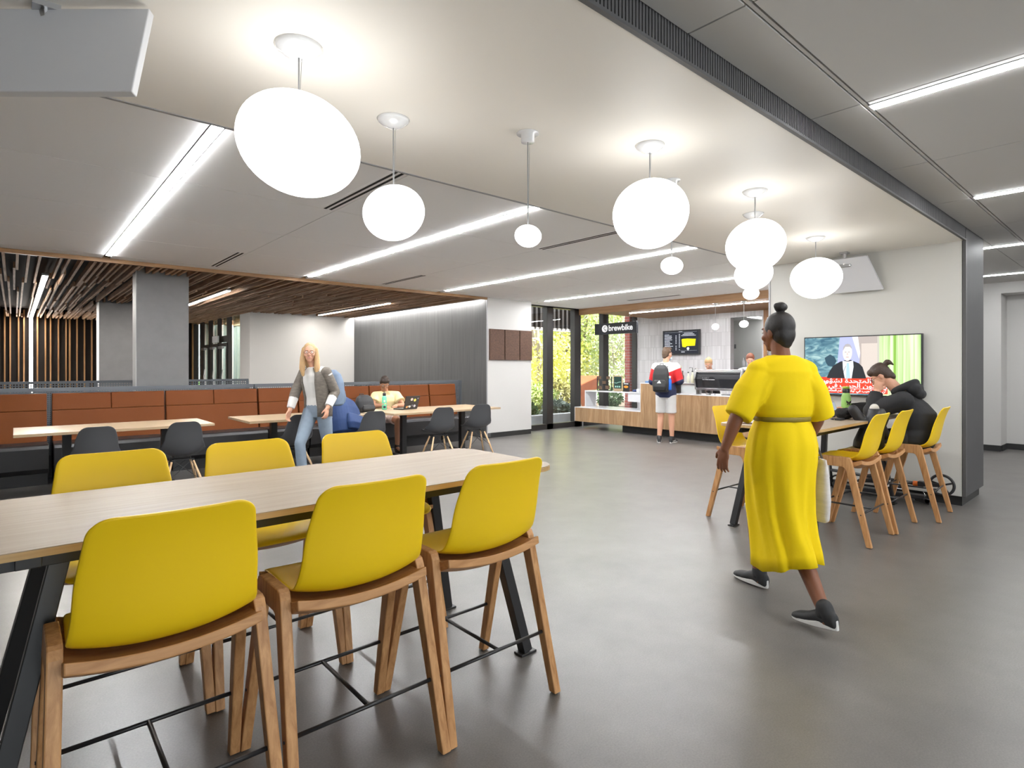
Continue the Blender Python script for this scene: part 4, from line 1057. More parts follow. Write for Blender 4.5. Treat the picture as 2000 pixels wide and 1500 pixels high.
def backpack(name, label, loc, rz, m, sz=(.30, .17, .46), logo=None, straps=True, tilt=0., grp=None, par=None, lean=(0, 0, 0)):
    """upright pack, straps towards +y, base at z=0"""
    t = thing(name, label, 'backpack', loc, rz, grp); t.rotation_euler = (lean[0], lean[1], rz)
    w_, d_, h_ = sz
    b = MB()
    b.loft([(V((0, 0, 0.0)), V((w_*.36, 0, 0)), V((0, d_*.34, 0)), .7), (V((0, 0, .02)), V((w_*.47, 0, 0)), V((0, d_*.46, 0)), .7), (V((0, -.005, h_*.3)), V((w_*.5, 0, 0)), V((0, d_*.52, 0)), .7), (V((0, 0, h_*.65)), V((w_*.48, 0, 0)), V((0, d_*.46, 0)), .75), (V((0, .01, h_*.88)), V((w_*.40, 0, 0)), V((0, d_*.34, 0)), .8), (V((0, .02, h_)), V((w_*.24, 0, 0)), V((0, d_*.16, 0)), 1)], 28)
    bd = fuse(b, 'pack_body', m, t, .009, 3)
    p = MB(); p.loft([(V((0, -d_*.5, h_*.06)), V((w_*.34, 0, 0)), V((0, d_*.12, 0)), .6), (V((0, -d_*.54, h_*.2)), V((w_*.38, 0, 0)), V((0, d_*.18, 0)), .6), (V((0, -d_*.52, h_*.42)), V((w_*.35, 0, 0)), V((0, d_*.10, 0)), .7), (V((0, -d_*.48, h_*.46)), V((w_*.28, 0, 0)), V((0, d_*.04, 0)), .8)], 24)
    fuse(p, 'front_pocket', m, t, .009, 3)
    MB().tube([(-.035, d_*.3, h_*.97), (-.03, d_*.36, h_*1.05), (.03, d_*.36, h_*1.05), (.035, d_*.3, h_*.97)], .007, 8).build('top_handle', m, t, True)
    if straps:
        for s_ in (-1, 1):
            q = MB(); q.bar((s_*.07, d_*.35, h_*.93), (s_*.085, d_*.9, h_*.94), .05, .012); q.bar((s_*.085, d_*.9, h_*.94), (s_*.10, d_*.95, h_*.5), .05, .012, (0, 1, 0)); q.bar((s_*.10, d_*.95, h_*.5), (s_*.12, d_*.4, h_*.12), .025, .008, (0, 1, 0))
            q.build('strap', m, t, bevel=.003)
    if logo:
        MB().prism([(-.045, h_*.33), (.035, h_*.33), (0, h_*.43)], 'y', -d_*.69-.002, -d_*.66+.012).build('triangle_logo', mat('logo_white', (.8, .8, .8), .6), t)
    return t

# --- standing person at the counter ---------------------------------------------------------------
def counter_person():
    h = math.radians(18)
    t = thing('person', 'person in a red white and navy jacket and pale shorts standing at the counter', 'person', (9.20, 6.16, 0), h-PI/2)
    k = 1.0
    J = dict(head=(.015, .03, 1.665), neck=(0, 0, 1.50), chest=(0, 0, 1.30), waist=(0, 0, 1.10), pelvis=(0, 0, .95), shL=(-.18, 0, 1.42), shR=(.18, 0, 1.42), elL=(-.25, .0, 1.15), elR=(.25, .0, 1.16), wrL=(-.20, .19, 1.08), wrR=(.16, .21, 1.14),
             hipL=(-.09, 0, .90), hipR=(.09, 0, .90), knL=(-.10, .01, .48), knR=(.10, .02, .48), anL=(-.12, -.02, .085), anR=(.10, .05, .085), toeL=(-.3, 1, 0), toeR=(.15, 1, 0))
    body, hc, Rh = figure(t, J, SKIN_L, headdir=(.45, .9, -.05), curl=(.9, .9))
    face_bits(body, hc, Rh, 1., (.06, .05, .04), (.10, .06, .03))
    hair_cap(t, hc, Rh, mat('brown_hair', (.085, .048, .026), .6, bump=.4, bscale=60, var=.4, vscale=30), (((0, .045, .098), (.062, .05, .036)), ((.03, .02, .10), (.04, .06, .03)), ((-.03, -.01, .105), (.04, .06, .03)), ((0, -.07, -.05), (.05, .03, .04))))
    glasses(t, hc, Rh)
    mk = MB(); mk.ell(hc+Rh @ V((0, .070, -.075)), (.046, .034, .040), Rh, 16, 10); mk.build('face_mask', mat('mask_blue', (.40, .55, .68), .8), t, True)
    # jacket in three colour bands: white yoke, red middle, navy below
    m = bpy.data.materials.new('tri_colour_jacket'); nt, bs = nodes(m); N = nt.nodes.new; L = nt.links.new
    tc = N('ShaderNodeTexCoord'); sp = N('ShaderNodeSeparateXYZ'); L(tc.outputs['Object'], sp.inputs[0])
    ab = N('ShaderNodeMath'); ab.operation = 'ABSOLUTE'; L(sp.outputs['X'], ab.inputs[0])
    mu = N('ShaderNodeMath'); mu.operation = 'MULTIPLY_ADD'; mu.inputs[1].default_value = -.45; L(ab.outputs[0], mu.inputs[0]); L(sp.outputs['Z'], mu.inputs[2])
    cr = N('ShaderNodeValToRGB'); cr.color_ramp.interpolation = 'CONSTANT'; e = cr.color_ramp.elements
    mr = N('ShaderNodeMapRange'); mr.inputs[1].default_value = .8; mr.inputs[2].default_value = 1.6; L(mu.outputs[0], mr.inputs[0]); L(mr.outputs[0], cr.inputs[0])
    e[0].position = 0; e[0].color = (.015, .022, .07, 1); e[1].position = .32; e[1].color = (.55, .012, .015, 1); x = e.new(.60); x.color = (.62, .60, .57, 1)
    L(cr.outputs[0], bs.inputs['Base Color']); bs.inputs['Roughness'].default_value = .7
    s1 = shirt(t, J, m, 'jacket', .020, long=True, bulk=.012)
    c = MB(); c.tube([V((.062*math.cos(a), .062*math.sin(a)-.005, 1.50+.015*math.sin(a))) for a in [2*PI*q/20 for q in range(20)]], .020, 10, closed=True); c.build('collar', m, s1, True)
    trousers(t, J, mat('pale_shorts', (.55, .54, .53), .8, bump=.15, bscale=20), 'shorts', .016, .80, hem=.096)
    SB = mat('black_canvas', (.02, .02, .022), .7)
    for s_ in 'LR':
        sh = shoe('shoe', V(J['an'+s_])+V((0, 0, .003)), J['toe'+s_], SB, t, 1.02)
        A = V(J['an'+s_]); d = V(J['toe'+s_]).normalized(); r = d.cross(V((0, 0, 1)))
        for sg in (-1, 1): MB().tube([A+d*.10+r*.040*sg-V((0, 0, .05)), A+d*.05+r*.041*sg-V((0, 0, .035)), A+d*.0+r*.040*sg-V((0, 0, .045)), A-d*.04+r*.036*sg-V((0, 0, .04))], .004, 6).build('side_stripe', mat('sole_white', (.65, .64, .62), .5), sh, True)
        MB().lathe([(.038, 0), (.040, .01), (.038, .03)], A+V((0, 0, .005)), 16).build('sock', mat('sock_black', (.03, .03, .03), .9), t, True)
    u = V((math.cos(h), math.sin(h))); r = V((math.sin(h), -math.cos(h)))
    p = V((9.20, 6.16))-u*.215-r*.03
    backpack('backpack', 'black backpack with a white triangle logo worn by the person at the counter', (p.x, p.y, .96), h-PI/2, mat('black_nylon', (.018, .018, .019), .6, bump=.2, bscale=18), (.31, .16, .50), True, lean=(0, -.0, 0))
    bt = thing('water_bottle', 'bright blue bottle in the side pocket of the black backpack', 'bottle', (p.x+r.x*.165, p.y+r.y*.165, 1.0))
    MB().lathe([(.028, 0), (.032, .01), (.032, .17), (.022, .2), (.016, .215)], seg=20).build('bottle_body', mat('blue_bottle', (.02, .13, .55), .3), bt, True)
    MB().lathe([(.019, .213), (.020, .25), (.012, .255)], seg=16).build('cap', mat('logo_white', (.8, .8, .8), .6), bt, True)
counter_person()

# --- person with laptop at the booth ---------------------------------------------------------------
def laptop_person():
    h = math.radians(-108)     # facing the camera side, slightly turned
    t = thing('person', 'person with dark hair and pale yellow shirt sitting at the laptop in the booth', 'person', (4.86, 8.90, 0), h-PI/2)
    J = dict(head=(.05, .13, 1.145), neck=(.02, .03, 1.00), chest=(0, -.0, .83), waist=(0, -.05, .66), pelvis=(0, -.06, .56), shL=(-.185, .02, .93), shR=(.19, .04, .93), elL=(-.25, .20, .76), elR=(.25, .16, .77), wrL=(-.10, .36, .775), wrR=(.10, .36, .775),
             hipL=(-.09, 0, .55), hipR=(.09, 0, .55), knL=(-.12, .42, .52), knR=(.18, .40, .52), anL=(-.10, .46, .10), anR=(.20, .56, .10), toeL=(-.1, 1, 0), toeR=(.2, 1, 0))
    body, hc, Rh = figure(t, J, SKIN_T, headdir=(.05, .80, -.60), curl=(.5, .5), hand_d=dict(L=(.4, 1, -.05), R=(-.4, 1, -.05)), palms=dict(L=(0, 0, -1), R=(0, 0, -1)))
    face_bits(body, hc, Rh, 1., (.04, .02, .01), (.03, .018, .012))
    hair_cap(t, hc, Rh, mat('dark_brown_hair', (.030, .017, .011), .55, bump=.4, bscale=60), (((0, .055, .085), (.066, .045, .038)), ((.04, .04, .095), (.04, .045, .034)), ((-.045, .04, .09), (.035, .045, .034)), ((0, .0, .115), (.06, .06, .03)), ((.066, .0, .03), (.016, .03, .045)), ((-.066, .0, .03), (.016, .03, .045))))
    glasses(t, hc, Rh, (.15, .08, .04))
    PY = mat('pale_yellow_shirt', (.80, .67, .36), .75, bump=.15, bscale=20)
    s1 = shirt(t, J, PY, 'shirt', .018, .62, cuff=.016)
    c = MB(); nk = V(J['neck'])
    for sx in (-1, 1): c.prism([(0, .03), (sx*.035, .035), (sx*.075, -.01), (sx*.045, -.055), (sx*.008, -.035)] if sx > 0 else [(0, .03), (-.008, -.035), (-.045, -.055), (-.075, -.01), (-.035, .035)], 'y', .095, .101, Matrix.Translation(nk) @ Matrix.Rotation(-.25, 4, 'X'))
    c.build('collar', PY, s1, bevel=.002)
    trousers(t, J, mat('pale_pink_shorts', (.62, .50, .46), .8), 'shorts', .014, .62, hem=.092)
    SB = mat('brown_shoe', (.035, .022, .018), .6)
    for s_ in 'LR': shoe('shoe', V(J['an'+s_])+V((0, 0, -.012)), J['toe'+s_], SB, t, 1., sole=SB)
laptop_person()

# --- blonde walking person -------------------------------------------------------------------------
def blonde():
    h = math.radians(-150)
    t = thing('person', 'blonde long haired person in a grey plaid jacket and light jeans walking past the booth', 'person', (2.81, 6.88, 0), h-PI/2)
    J = dict(head=(.0, .13, 1.60), neck=(0, .06, 1.44), chest=(0, .03, 1.24), waist=(0, -.0, 1.05), pelvis=(0, -.03, .92), shL=(-.17, .05, 1.36), shR=(.17, .02, 1.36), elL=(-.22, -.06, 1.12), elR=(.22, .12, 1.12), wrL=(-.23, .10, .93), wrR=(.22, .22, .90),
             hipL=(-.085, -.02, .88), hipR=(.085, 0, .88), knL=(-.08, -.10, .48), knR=(.09, .20, .50), anL=(-.07, -.50, .20), anR=(.08, .16, .09), toeL=(0, .8, -.6), toeR=(0, 1, 0))
    body, hc, Rh = figure(t, J, SKIN_L, headdir=(-.55, .85, -.06), curl=(.5, .5), fw=(.1, 1, 0), hand_d=dict(R=(.1, .35, -1), L=(0, .3, -1)), k=.97)
    face_bits(body, hc, Rh, .98, (.10, .09, .08), (.18, .10, .05), (.50, .20, .18))
    HB = mat('blonde_hair', (.48, .30, .14), .55, bump=.5, bscale=70, var=.35, vscale=25, stretch=(4, 4, .6))
    hb = MB()
    def P(x, y, z): return hc+Rh @ V((x, y, z))
    hb.ell(P(0, -.018, .036), (.080, .088, .088), Rh, 22, 14)
    for sx in (-1, 1):
        hb.cap(P(sx*.066, .0, .04), P(sx*.080, .015, -.06), .030, .032); hb.cap(P(sx*.080, .015, -.06), P(sx*.085, .045, -.19), .034, .036); hb.cap(P(sx*.085, .045, -.19), P(sx*.075, .06, -.27), .034, .018)
    hb.cap(P(0, -.05, .0), P(0, -.06, -.14), .070, .065); hb.cap(P(0, -.06, -.14), P(0, -.06, -.22), .06, .04)
    fuse(hb, 'hair', HB, t, .008, 3); glasses(t, hc, Rh, (.10, .05, .04))
    JK = mat('grey_plaid_jacket', (.145, .125, .105), .85, bump=.3, bscale=50, var=.55, vscale=18, stretch=(1, 1, 2.5))
    # jacket: sleeves and two open fronts, over a white top
    WT = mat('white_top', (.66, .64, .61), .8, bump=.2, bscale=18)
    shirt(t, J, WT, 'top', .010, .2, k=.97, cuff=0)
    d = MB(); f = V((.1, 1, 0)).normalized(); r = f.cross(V((0, 0, 1)))
    torso_pts = [(V(J['pelvis'])+V((0, 0, -.10)), .175, .135), (V(J['pelvis']), .178, .138), (V(J['waist']), .160, .122), (V(J['chest']), .184, .135), (V(J['chest']).lerp(V(J['neck']), .5), .180, .115), (V(J['neck'])+V((0, 0, -.03)), .085, .075)]
    rings = []
    for c, a, b_ in torso_pts:
        ring = [c+r*(a*math.cos(q))+f*(b_*math.sin(q)) for q in [PI/2+.55+(2*PI-1.1)*i/26 for i in range(27)]]
        rings.append(ring)
    for i in range(len(rings)-1):
        for j in range(26): d.face([rings[i][j], rings[i][j+1], rings[i+1][j+1], rings[i+1][j]])
    bmesh.ops.remove_doubles(d.bm, verts=d.bm.verts, dist=1e-5)
    jk = d.build('jacket', JK, t, True, solid=.016)
    for s_ in 'LR':
        q = MB(); A, E, W = V(J['sh'+s_]), V(J['el'+s_]), V(J['wr'+s_])
        sleeve(q, [V(J['neck']).lerp(A, .5)-V((0, 0, .02)), A, A.lerp(E, .5), E, E.lerp(W, .35)], [.058, .070, .066, .062, .058]); fuse(q, 'jacket_sleeve', JK, jk, .009, 3)
        q = MB(); sleeve(q, [E.lerp(W, .34), E.lerp(W, .6), E.lerp(W, .88)], [.056, .052, .046]); fuse(q, 'shirt_cuff', WT, t, .008, 3)
    trousers(t, J, mat('light_jeans', (.20, .25, .31), .8, bump=.25, bscale=16, var=.3, vscale=8), 'jeans', .010, 1., k=.97, hem=.060)
    SB = mat('brown_shoe', (.035, .022, .018), .6)
    shoe('shoe', V(J['anR'])+V((0, 0, -.004)), (0, 1, 0), SB, t, .95, sole=SB); s2 = shoe('shoe', V(J['anL'])+V((0, 0, .0)), (0, 1, 0), SB, t, .95, .75, sole=SB)
    u = V((math.cos(h), math.sin(h))); p = V((2.83, 6.88))-u*.25
    backpack('backpack', 'light blue denim backpack worn by the blonde walking person', (p.x, p.y, .93), h-PI/2, mat('denim_blue', (.16, .21, .29), .85, bump=.25, bscale=20, var=.2, vscale=12), (.34, .24, .46), False)
blonde()

# --- hoodie person at the television table ----------------------------------------------------------
def hoodie():
    h = math.radians(93)
    t = thing('person', 'person in a black hoodie and glasses leaning head on hand at the bar table', 'person', (6.66, 1.66, 0), h-PI/2)
    J = dict(head=(-.04, .235, 1.335), neck=(0, .07, 1.18), chest=(0, -.06, .98), waist=(0, -.09, .82), pelvis=(0, -.06, .74), shL=(-.18, .02, 1.10), shR=(.18, .04, 1.09), elL=(-.16, .285, .985), elR=(.17, .34, .975), wrL=(-.095, .262, 1.180), wrR=(.02, .55, .985),
             hipL=(-.09, 0, .72), hipR=(.09, 0, .72), knL=(-.13, .33, .69), knR=(.12, .40, .69), anL=(-.15, .22, .33), anR=(.13, .27, .33), toeL=(0, 1, 0), toeR=(0, 1, 0))
    body, hc, Rh = figure(t, J, SKIN_L, .006, headdir=(-.12, .80, -.62), curl=(.75, .5), hand_d=dict(L=(.02, -.22, 1), R=(-.2, 1, .0)), palms=dict(L=(.85, .2, .0), R=(-.4, 0, -1)))
    face_bits(body, hc, Rh, 1., (.05, .03, .02), (.04, .022, .012))
    HM = mat('dark_brown_hair2', (.045, .024, .015), .5, bump=.4, bscale=70)
    def P(x, y, z): return hc+Rh @ V((x, y, z))
    hair = hair_cap(t, hc, Rh, HM, (((0, .05, .075), (.062, .04, .04)), ((0, -.07, -.045), (.05, .035, .05)), ((0, -.02, .10), (.06, .07, .03))))
    bb = MB(); bb.cap(P(0, -.09, .07), P(0, -.125, .085), .028, .024); bb.ell(P(0, -.13, .075), .028); bb.cap(P(0, -.14, .07), P(0, -.15, .03), .02, .008); fuse(bb, 'bun', HM, hair, .006, 2)
    glasses(t, hc, Rh, (.16, .01, .02))
    HD = mat('black_hoodie', (.016, .016, .018), .85, bump=.4, bscale=12)
    hd = shirt(t, J, HD, 'hoodie', .024, long=True, bulk=.012, vox=.009)
    q = MB(); nk = V(J['neck']); pts = []
    for i in range(20):
        a = 2*PI*i/20; pts.append(nk+V((.105*math.cos(a), -.03+.085*math.sin(a), .045-.05*math.sin(a))))
    q.tube(pts, .036, 12, closed=True); q.cap(nk+V((-.07, -.115, .03)), nk+V((.07, -.115, .03)), .058, .058); q.cap(nk+V((-.04, -.15, -.02)), nk+V((.04, -.15, -.02)), .05, .05)
    fuse(q, 'hood', HD, hd, .009, 4)
    trousers(t, J, mat('black_trousers', (.014, .014, .016), .8, bump=.3, bscale=12), 'trousers', .018, 1., hem=.062)
    SB = mat('black_canvas', (.02, .02, .022), .7)
    for s_ in 'LR': shoe('shoe', V(J['an'+s_]), J['toe'+s_], SB, t, 1.)
hoodie()

# --- two people working behind the counter ----------------------------------------------------------
def barista(loc, h, label, hairm, top, lean, extra=()):
    t = thing('person', label, 'person', loc, h-PI/2)
    J = dict(head=(0, .12+lean*.25, 1.60-lean*.2), neck=(0, .05+lean*.18, 1.44-lean*.12), chest=(0, .02+lean*.08, 1.26-lean*.05), waist=(0, 0, 1.06), pelvis=(0, 0, .93), shL=(-.17, .05+lean*.15, 1.35-lean*.1), shR=(.17, .05+lean*.15, 1.35-lean*.1), elL=(-.22, .14, 1.12), elR=(.22, .14, 1.12), wrL=(-.12, .34, 1.08), wrR=(.12, .34, 1.08),
             hipL=(-.09, 0, .88), hipR=(.09, 0, .88), knL=(-.09, .02, .47), knR=(.09, .02, .47), anL=(-.10, 0, .085), anR=(.10, 0, .085))
    body, hc, Rh = figure(t, J, SKIN_L, .009, headdir=(0, .9, -.35-lean*.5))
    face_bits(body, hc, Rh)
    hair_cap(t, hc, Rh, hairm, extra, vox=.008)
    shirt(t, J, top, 'shirt', .014, .6); trousers(t, J, mat('black_trousers', (.014, .014, .016), .8), 'trousers', .012)
    for s_ in 'LR': shoe('shoe', V(J['an'+s_]), (0, 1, 0), mat('black_canvas', (.02, .02, .022), .7), t, 1.)
barista((11.05, 6.30, 0), math.radians(200), 'blonde worker in a black top bending behind the espresso machine', mat('blonde_hair2', (.40, .25, .12), .6), mat('black_tee', (.02, .02, .022), .8), .55, (((0, -.07, .09), (.035, .035, .03)),))
barista((11.05, 5.44, 0), math.radians(205), 'red haired worker in a pale top behind the espresso machine', mat('auburn_hair', (.16, .045, .02), .55), mat('white_top', (.66, .64, .61), .8), .15, (((0, -.10, .03), (.03, .05, .03)),))
FX = (PI/2, 0, -PI/2)        # lettering that faces -X and reads towards -Y
LW = mat('lettering_white', (.85, .85, .85), .5, emit=(1, 1, 1), estr=.15)
# ------------------------------------------------------------------ cafe counter
t = thing('cafe_counter', 'long oak clad cafe counter stepping up from a low ledge', 'counter')
c = MB(); X0 = 9.85
c.prism([(9.06, .165), (9.06, .480), (7.22, .480), (7.22, 1.075), (6.40, 1.075), (6.40, .165)], 'x', X0, X0+.03)
c.box(X0, X0+.03, 3.5, 6.40, .165, .875)
c.box(X0+.03, X0+.70, 9.03, 9.06, .165, .48)
c.build('oak_front', COUNTER, t)
k = MB(); k.box(X0-.004, X0+.72, 7.22, 9.064, .480, .494); k.box(X0-.004, X0+.34, 7.208, 7.222, .48, 1.075); k.box(X0-.004, X0+.72, 6.40, 7.222, 1.075, 1.090); k.box(X0-.004, X0+.72, 3.5, 6.40, .875, .893)
k.box(X0-.004, X0+.03, 9.056, 9.066, .165, .494)
k.build('white_top', QUARTZ, t, bevel=.002)
MB().box(X0+.22, X0+.70, 3.5, 7.85, 0, .165).build('toe_kick', BASEB, t)
k = MB(); k.box(X0+.35, X0+.70, 6.42, 7.2, .165, 1.075); k.box(X0+.03, X0+.70, 3.5, 6.4, .165, .875); k.box(X0+.03, X0+.7, 7.22, 9.03, .17, .2)
k.build('inner_carcass', mat('carcass_white', (.6, .6, .6), .6), t)
MB().tube([(X0+.15, 8.95, 0), (X0+.15, 8.95, .17)], .015).build('leg', STEEL, t)
# ledge shelf
t = thing('display_shelf', 'white bridge shelf standing above the low counter ledge by the window', 'shelf')
MB().box(10.15, 10.53, 7.24, 9.02, .845, .872).build('shelf_board', QUARTZ, t)
MB().box(10.15, 10.53, 8.99, 9.02, .496, .845).build('side_panel', QUARTZ, t)
MB().box(10.17, 10.53, 7.26, 7.78, .66, .843).build('drawer_box', QUARTZ, t)
# things on the shelf
t = thing('photo_stand', 'black wire display stand with small pictures on the white shelf', 'display stand', (10.3, 8.55, .872))
f = MB()
for y in (-.21, .21): f.box(-.012, .012, y-.008, y+.008, 0, .33)
f.box(-.02, .02, -.21, .21, 0, .012); f.box(-.008, .008, -.21, .21, .25, .262)
f.build('frame', BLKMET, t)
for y, z, s_ in ((.13, .03, .06), (-.10, .04, .06), (.14, .27, .05), (-.12, .27, .05), (0, .16, .05)):
    MB().box(-.016, -.004, y-s_, y+s_, z, z+s_*1.3).build('picture', mat('sepia_picture', (.12, .07, .04), .6, var=.6, vscale=40), t)
t = thing('menu_card', 'dark green drink card in a wooden stand on the white shelf', 'sign', (10.3, 8.155, .874))
MB().box(-.01, .01, -.13, .13, .015, .35).build('frame', BEECH, t); MB().box(-.02, .05, -.10, .10, 0, .02).build('base', BEECH, t)
MB().box(-.013, -.010, -.105, .105, .06, .325).build('card', mat('dark_green_card', (.012, .045, .035), .5), t)
w_ = MB(); w_.tube([(-.016, .09, .19), (-.016, .03, .18), (-.016, -.03, .205), (-.016, -.09, .21)], .005, 6); w_.build('wave_mark', mat('mint_ink', (.4, .7, .6), .5), t)
for y in (-.055, 0, .055): MB().box(-.015, -.0132, y-.016, y+.016, .085, .12).build('drink_mark', mat('mint_ink', (.4, .7, .6), .5), t)
t = thing('poster_card', 'small black card with an orange burger picture on the white shelf', 'sign', (10.27, 7.9, .874))
MB().box(-.008, .008, -.085, .085, 0, .20).build('card', BLKPL, t); MB().ell((-.010, 0, .105), (.004, .06, .030)).build('orange_mark', mat('orange_ink', (.75, .28, .03), .6), t); MB().box(-.0105, -.0085, -.06, .06, .165, .180).build('top_band', LW, t)
MB().box(-.03, .04, -.06, .06, -.0, .006).build('foot', BLKPL, t)
for i, (y, m_, z) in enumerate(((7.70, 'navy_packet', .0), (7.60, 'white_packet', .0), (7.50, 'navy_packet', .0), (7.40, 'blue_packet', 0))):
    col = {'navy_packet': (.03, .05, .16), 'white_packet': (.75, .75, .75), 'blue_packet': (.05, .2, .5)}[m_]
    o = MB().box(-.05, .05, -.038, .038, 0, .045+.02*(i % 2)).build('snack_packet', mat(m_, col, .5), bevel=.008); o.location = (10.33, y, .873); o.rotation_euler = (0, 0, .3*(i-1))
    tag(o, ['navy snack packet next to the burger card', 'white snack packet between navy packets', 'navy snack packet beside the white packet on the shelf', 'bright blue snack packet against the oak block'][i], 'packet', 'packets at the end of the white shelf')
# things on the tall block
t = thing('letter_board', 'black letter board with white writing leaning on the tall oak block', 'sign', (10.25, 7.10, 1.091)); t.rotation_euler = (0, .12, 0)
MB().box(-.01, .01, -.115, .115, 0, .34).build('board', BLKPL, t, bevel=.002)
for i in range(8):
    w2 = random.Random(i).uniform(.05, .09); MB().box(-.012, -.0102, -w2, w2*.7, .05+i*.034, .058+i*.034).build('text_line', LW, t)
o = MB().box(10.12, 10.40, 7.3-.05-.02, 7.3-.02, 0, .01).build if False else None
t = thing('blue_tray', 'shallow blue tray beside the letter board on the counter block', 'tray', (10.1, 7.13, 1.091))
mb = MB(); mb.box(-.10, .10, -.075, .075, 0, .006)
for a in ((-.10, -.094, -.075, .075), (.094, .10, -.075, .075), (-.1, .1, -.075, -.069), (-.1, .1, .069, .075)): mb.box(a[0], a[1], a[2], a[3], 0, .035)
mb.build('tray_body', mat('tray_blue', (.12, .25, .5), .4), t)
t = thing('pastry_case', 'low clear display case on the white counter next to the customer', 'display case', (10.1, 6.20, .894))
MB().box(-.10, .32, -.19, .19, 0, .012).build('base', QUARTZ, t)
g = MB(); g.box(-.10, -.095, -.19, .19, .012, .20); g.box(-.10, .32, -.19, -.185, .012, .20); g.box(-.1, .32, .185, .19, .012, .2); g.build('glass_side', GLASS, t)
MB().box(-.10, .32, -.19, .19, .20, .212).build('top', QUARTZ, t); MB().box(-.06, .30, -.17, .17, .012, .19).build('liner', mat('case_white', (.72, .74, .74), .5), t)
def bottle(name, label, loc, prof, m, capm=None, cap=None, grp=None, pump=False):
    t = thing(name, label, 'bottle', loc, 0, grp)
    MB().lathe(prof, seg=20).build('bottle_body', m, t, True)
    z = prof[-1][1]
    if cap: MB().lathe([(cap[0]*.9, z-.004), (cap[0], z), (cap[0], z+cap[1]*.9), (cap[0]*.8, z+cap[1])], seg=16).build('cap', capm, t, True)
    if pump: MB().tube([(0, 0, z), (0, 0, z+.08), (0, .06, z+.085), (0, .07, z+.07)], .006, 8).build('pump', BLKPL, t, True)
    return t
ZT = .894+.213
for i, (x, y, r_, h_, col, pump, lb) in enumerate(((10.05, 6.12, .034, .22, (.62, .60, .45), True, 'cream syrup bottle with a black pump on the display case'), (10.12, 6.04, .032, .20, (.07, .04, .04), True, 'dark syrup bottle with pump beside the espresso machine'),
                                        (10.06, 6.22, .030, .20, (.60, .60, .50), False, 'pale yellow syrup bottle without pump on the display case'), (10.02, 6.32, .026, .22, (.12, .06, .05), False, 'slim brown bottle with a red base next to the customer'))):
    bottle('syrup_bottle', lb, (x, y, ZT), [(r_*.9, 0), (r_, .01), (r_, h_*.6), (r_*.45, h_*.78), (r_*.4, h_)], mat('syrup_%d' % i, col, .25), BLKPL, (r_*.5, .02), 'syrup bottles on the counter', pump)
t = thing('cup_dispenser', 'tall stack of patterned paper cups on the display case by the customer', 'cup dispenser', (9.99, 6.37, 1.107))
MB().lathe([(.035, 0), (.03, .28), (.034, .30)], seg=20).build('cup_column', mat('brown_cup', (.16, .07, .05), .5, var=.6, vscale=25), t, True); MB().lathe([(.036, .30), (.036, .33), (.03, .335)], seg=20).build('top_lid', mat('cup_cream', (.6, .5, .3), .5), t, True)
# espresso machine
t = thing('espresso_machine', 'wide black and chrome espresso machine on the cafe counter', 'coffee machine', (10.15, 5.52, .893))
b = MB(); b.prism([(-.16, .12), (-.20, .30), (-.14, .46), (.30, .46), (.34, .12)], 'y', -.42, .46); b.build('body', mat('gloss_black_panel', (.010, .010, .014), .12, coat=.5), t, bevel=.006)
k = MB(); k.box(-.20, .34, -.44, .48, .085, .125); k.box(-.16, .32, -.43, .47, .46, .478); k.bar((-.205, -.43, .445), (-.205, .47, .445), .02, .02); k.build('chrome_trim', STEEL, t, bevel=.003)
for y in (-.445, .475):
    e_ = MB(); e_.prism([(-.20, .10), (-.24, .30), (-.17, .50), (-.12, .50), (-.17, .30), (-.14, .10)], 'y', y-.012, y+.012); e_.build('side_fin', CHROME, t, bevel=.003)
for x in (-.14, .26):
    for y in (-.36, .40): MB().lathe([(.026, 0), (.026, .07), (.02, .09)], (x, y, 0), 16).build('leg', STEEL, t)
text('la Marzocco', .052, LW, t, (-.196, .33, .30), (PI/2-.18, 0, -PI/2), 'badge', off=.0006)
for i, (y, s_) in enumerate(((5.80, .05), (5.62, .035), (5.50, .06))):
    o = MB().box(-.05, .05, -s_, s_, 0, .022).build('white_tray', QUARTZ, bevel=.003); o.location = (9.97, y, .894)
    tag(o, ['small white tray under the badge end of the espresso machine', 'tiny white tray under the middle of the espresso machine', 'wide white tray under the espresso machine beside a black knob'][i], 'tray', 'white trays below the espresso machine')
# sign
t = thing('cafe_sign', 'black hanging sign with white brewbike lettering at the cafe corner', 'sign', (10.55, 8.42, 2.325))
MB().box(-.03, .03, -.61, .61, -.135, .125).build('sign_board', mat('sign_black', (.012, .013, .018), .5), t, bevel=.002)
text('brewbike', .185, LW, t, (-.032, .19, 0), FX, ext=.002, off=.004)
q = MB(); q.lathe([(.001, 0), (.085, 0), (.085, .004), (.001, .004)], (0, 0, 0), 28); q = q.build('round_emblem', LW, t); q.rotation_euler = (0, -PI/2, 0); q.location = (-.031, .30, 0)
q2 = MB(); q2.tube([(-.0365, -.02, -.06), (-.0365, .0, -.02), (-.0365, .03, .0), (-.0365, .01, .04), (-.0365, -.03, .045)], .006, 8); q2.tube([(-.0365, -.045, -.045), (-.0365, -.03, -.02)], .006, 6); q2 = q2.build('emblem_line', mat('sign_black', (.012, .013, .018), .5), t); q2.location = (0, .30, 0)
k = MB(); k.tube([(0, -.4, .125), (0, -.4, .36)], .005, 6); k.tube([(0, .25, .125), (0, .25, .36)], .005, 6); k.build('hanger', BLKMET, t)
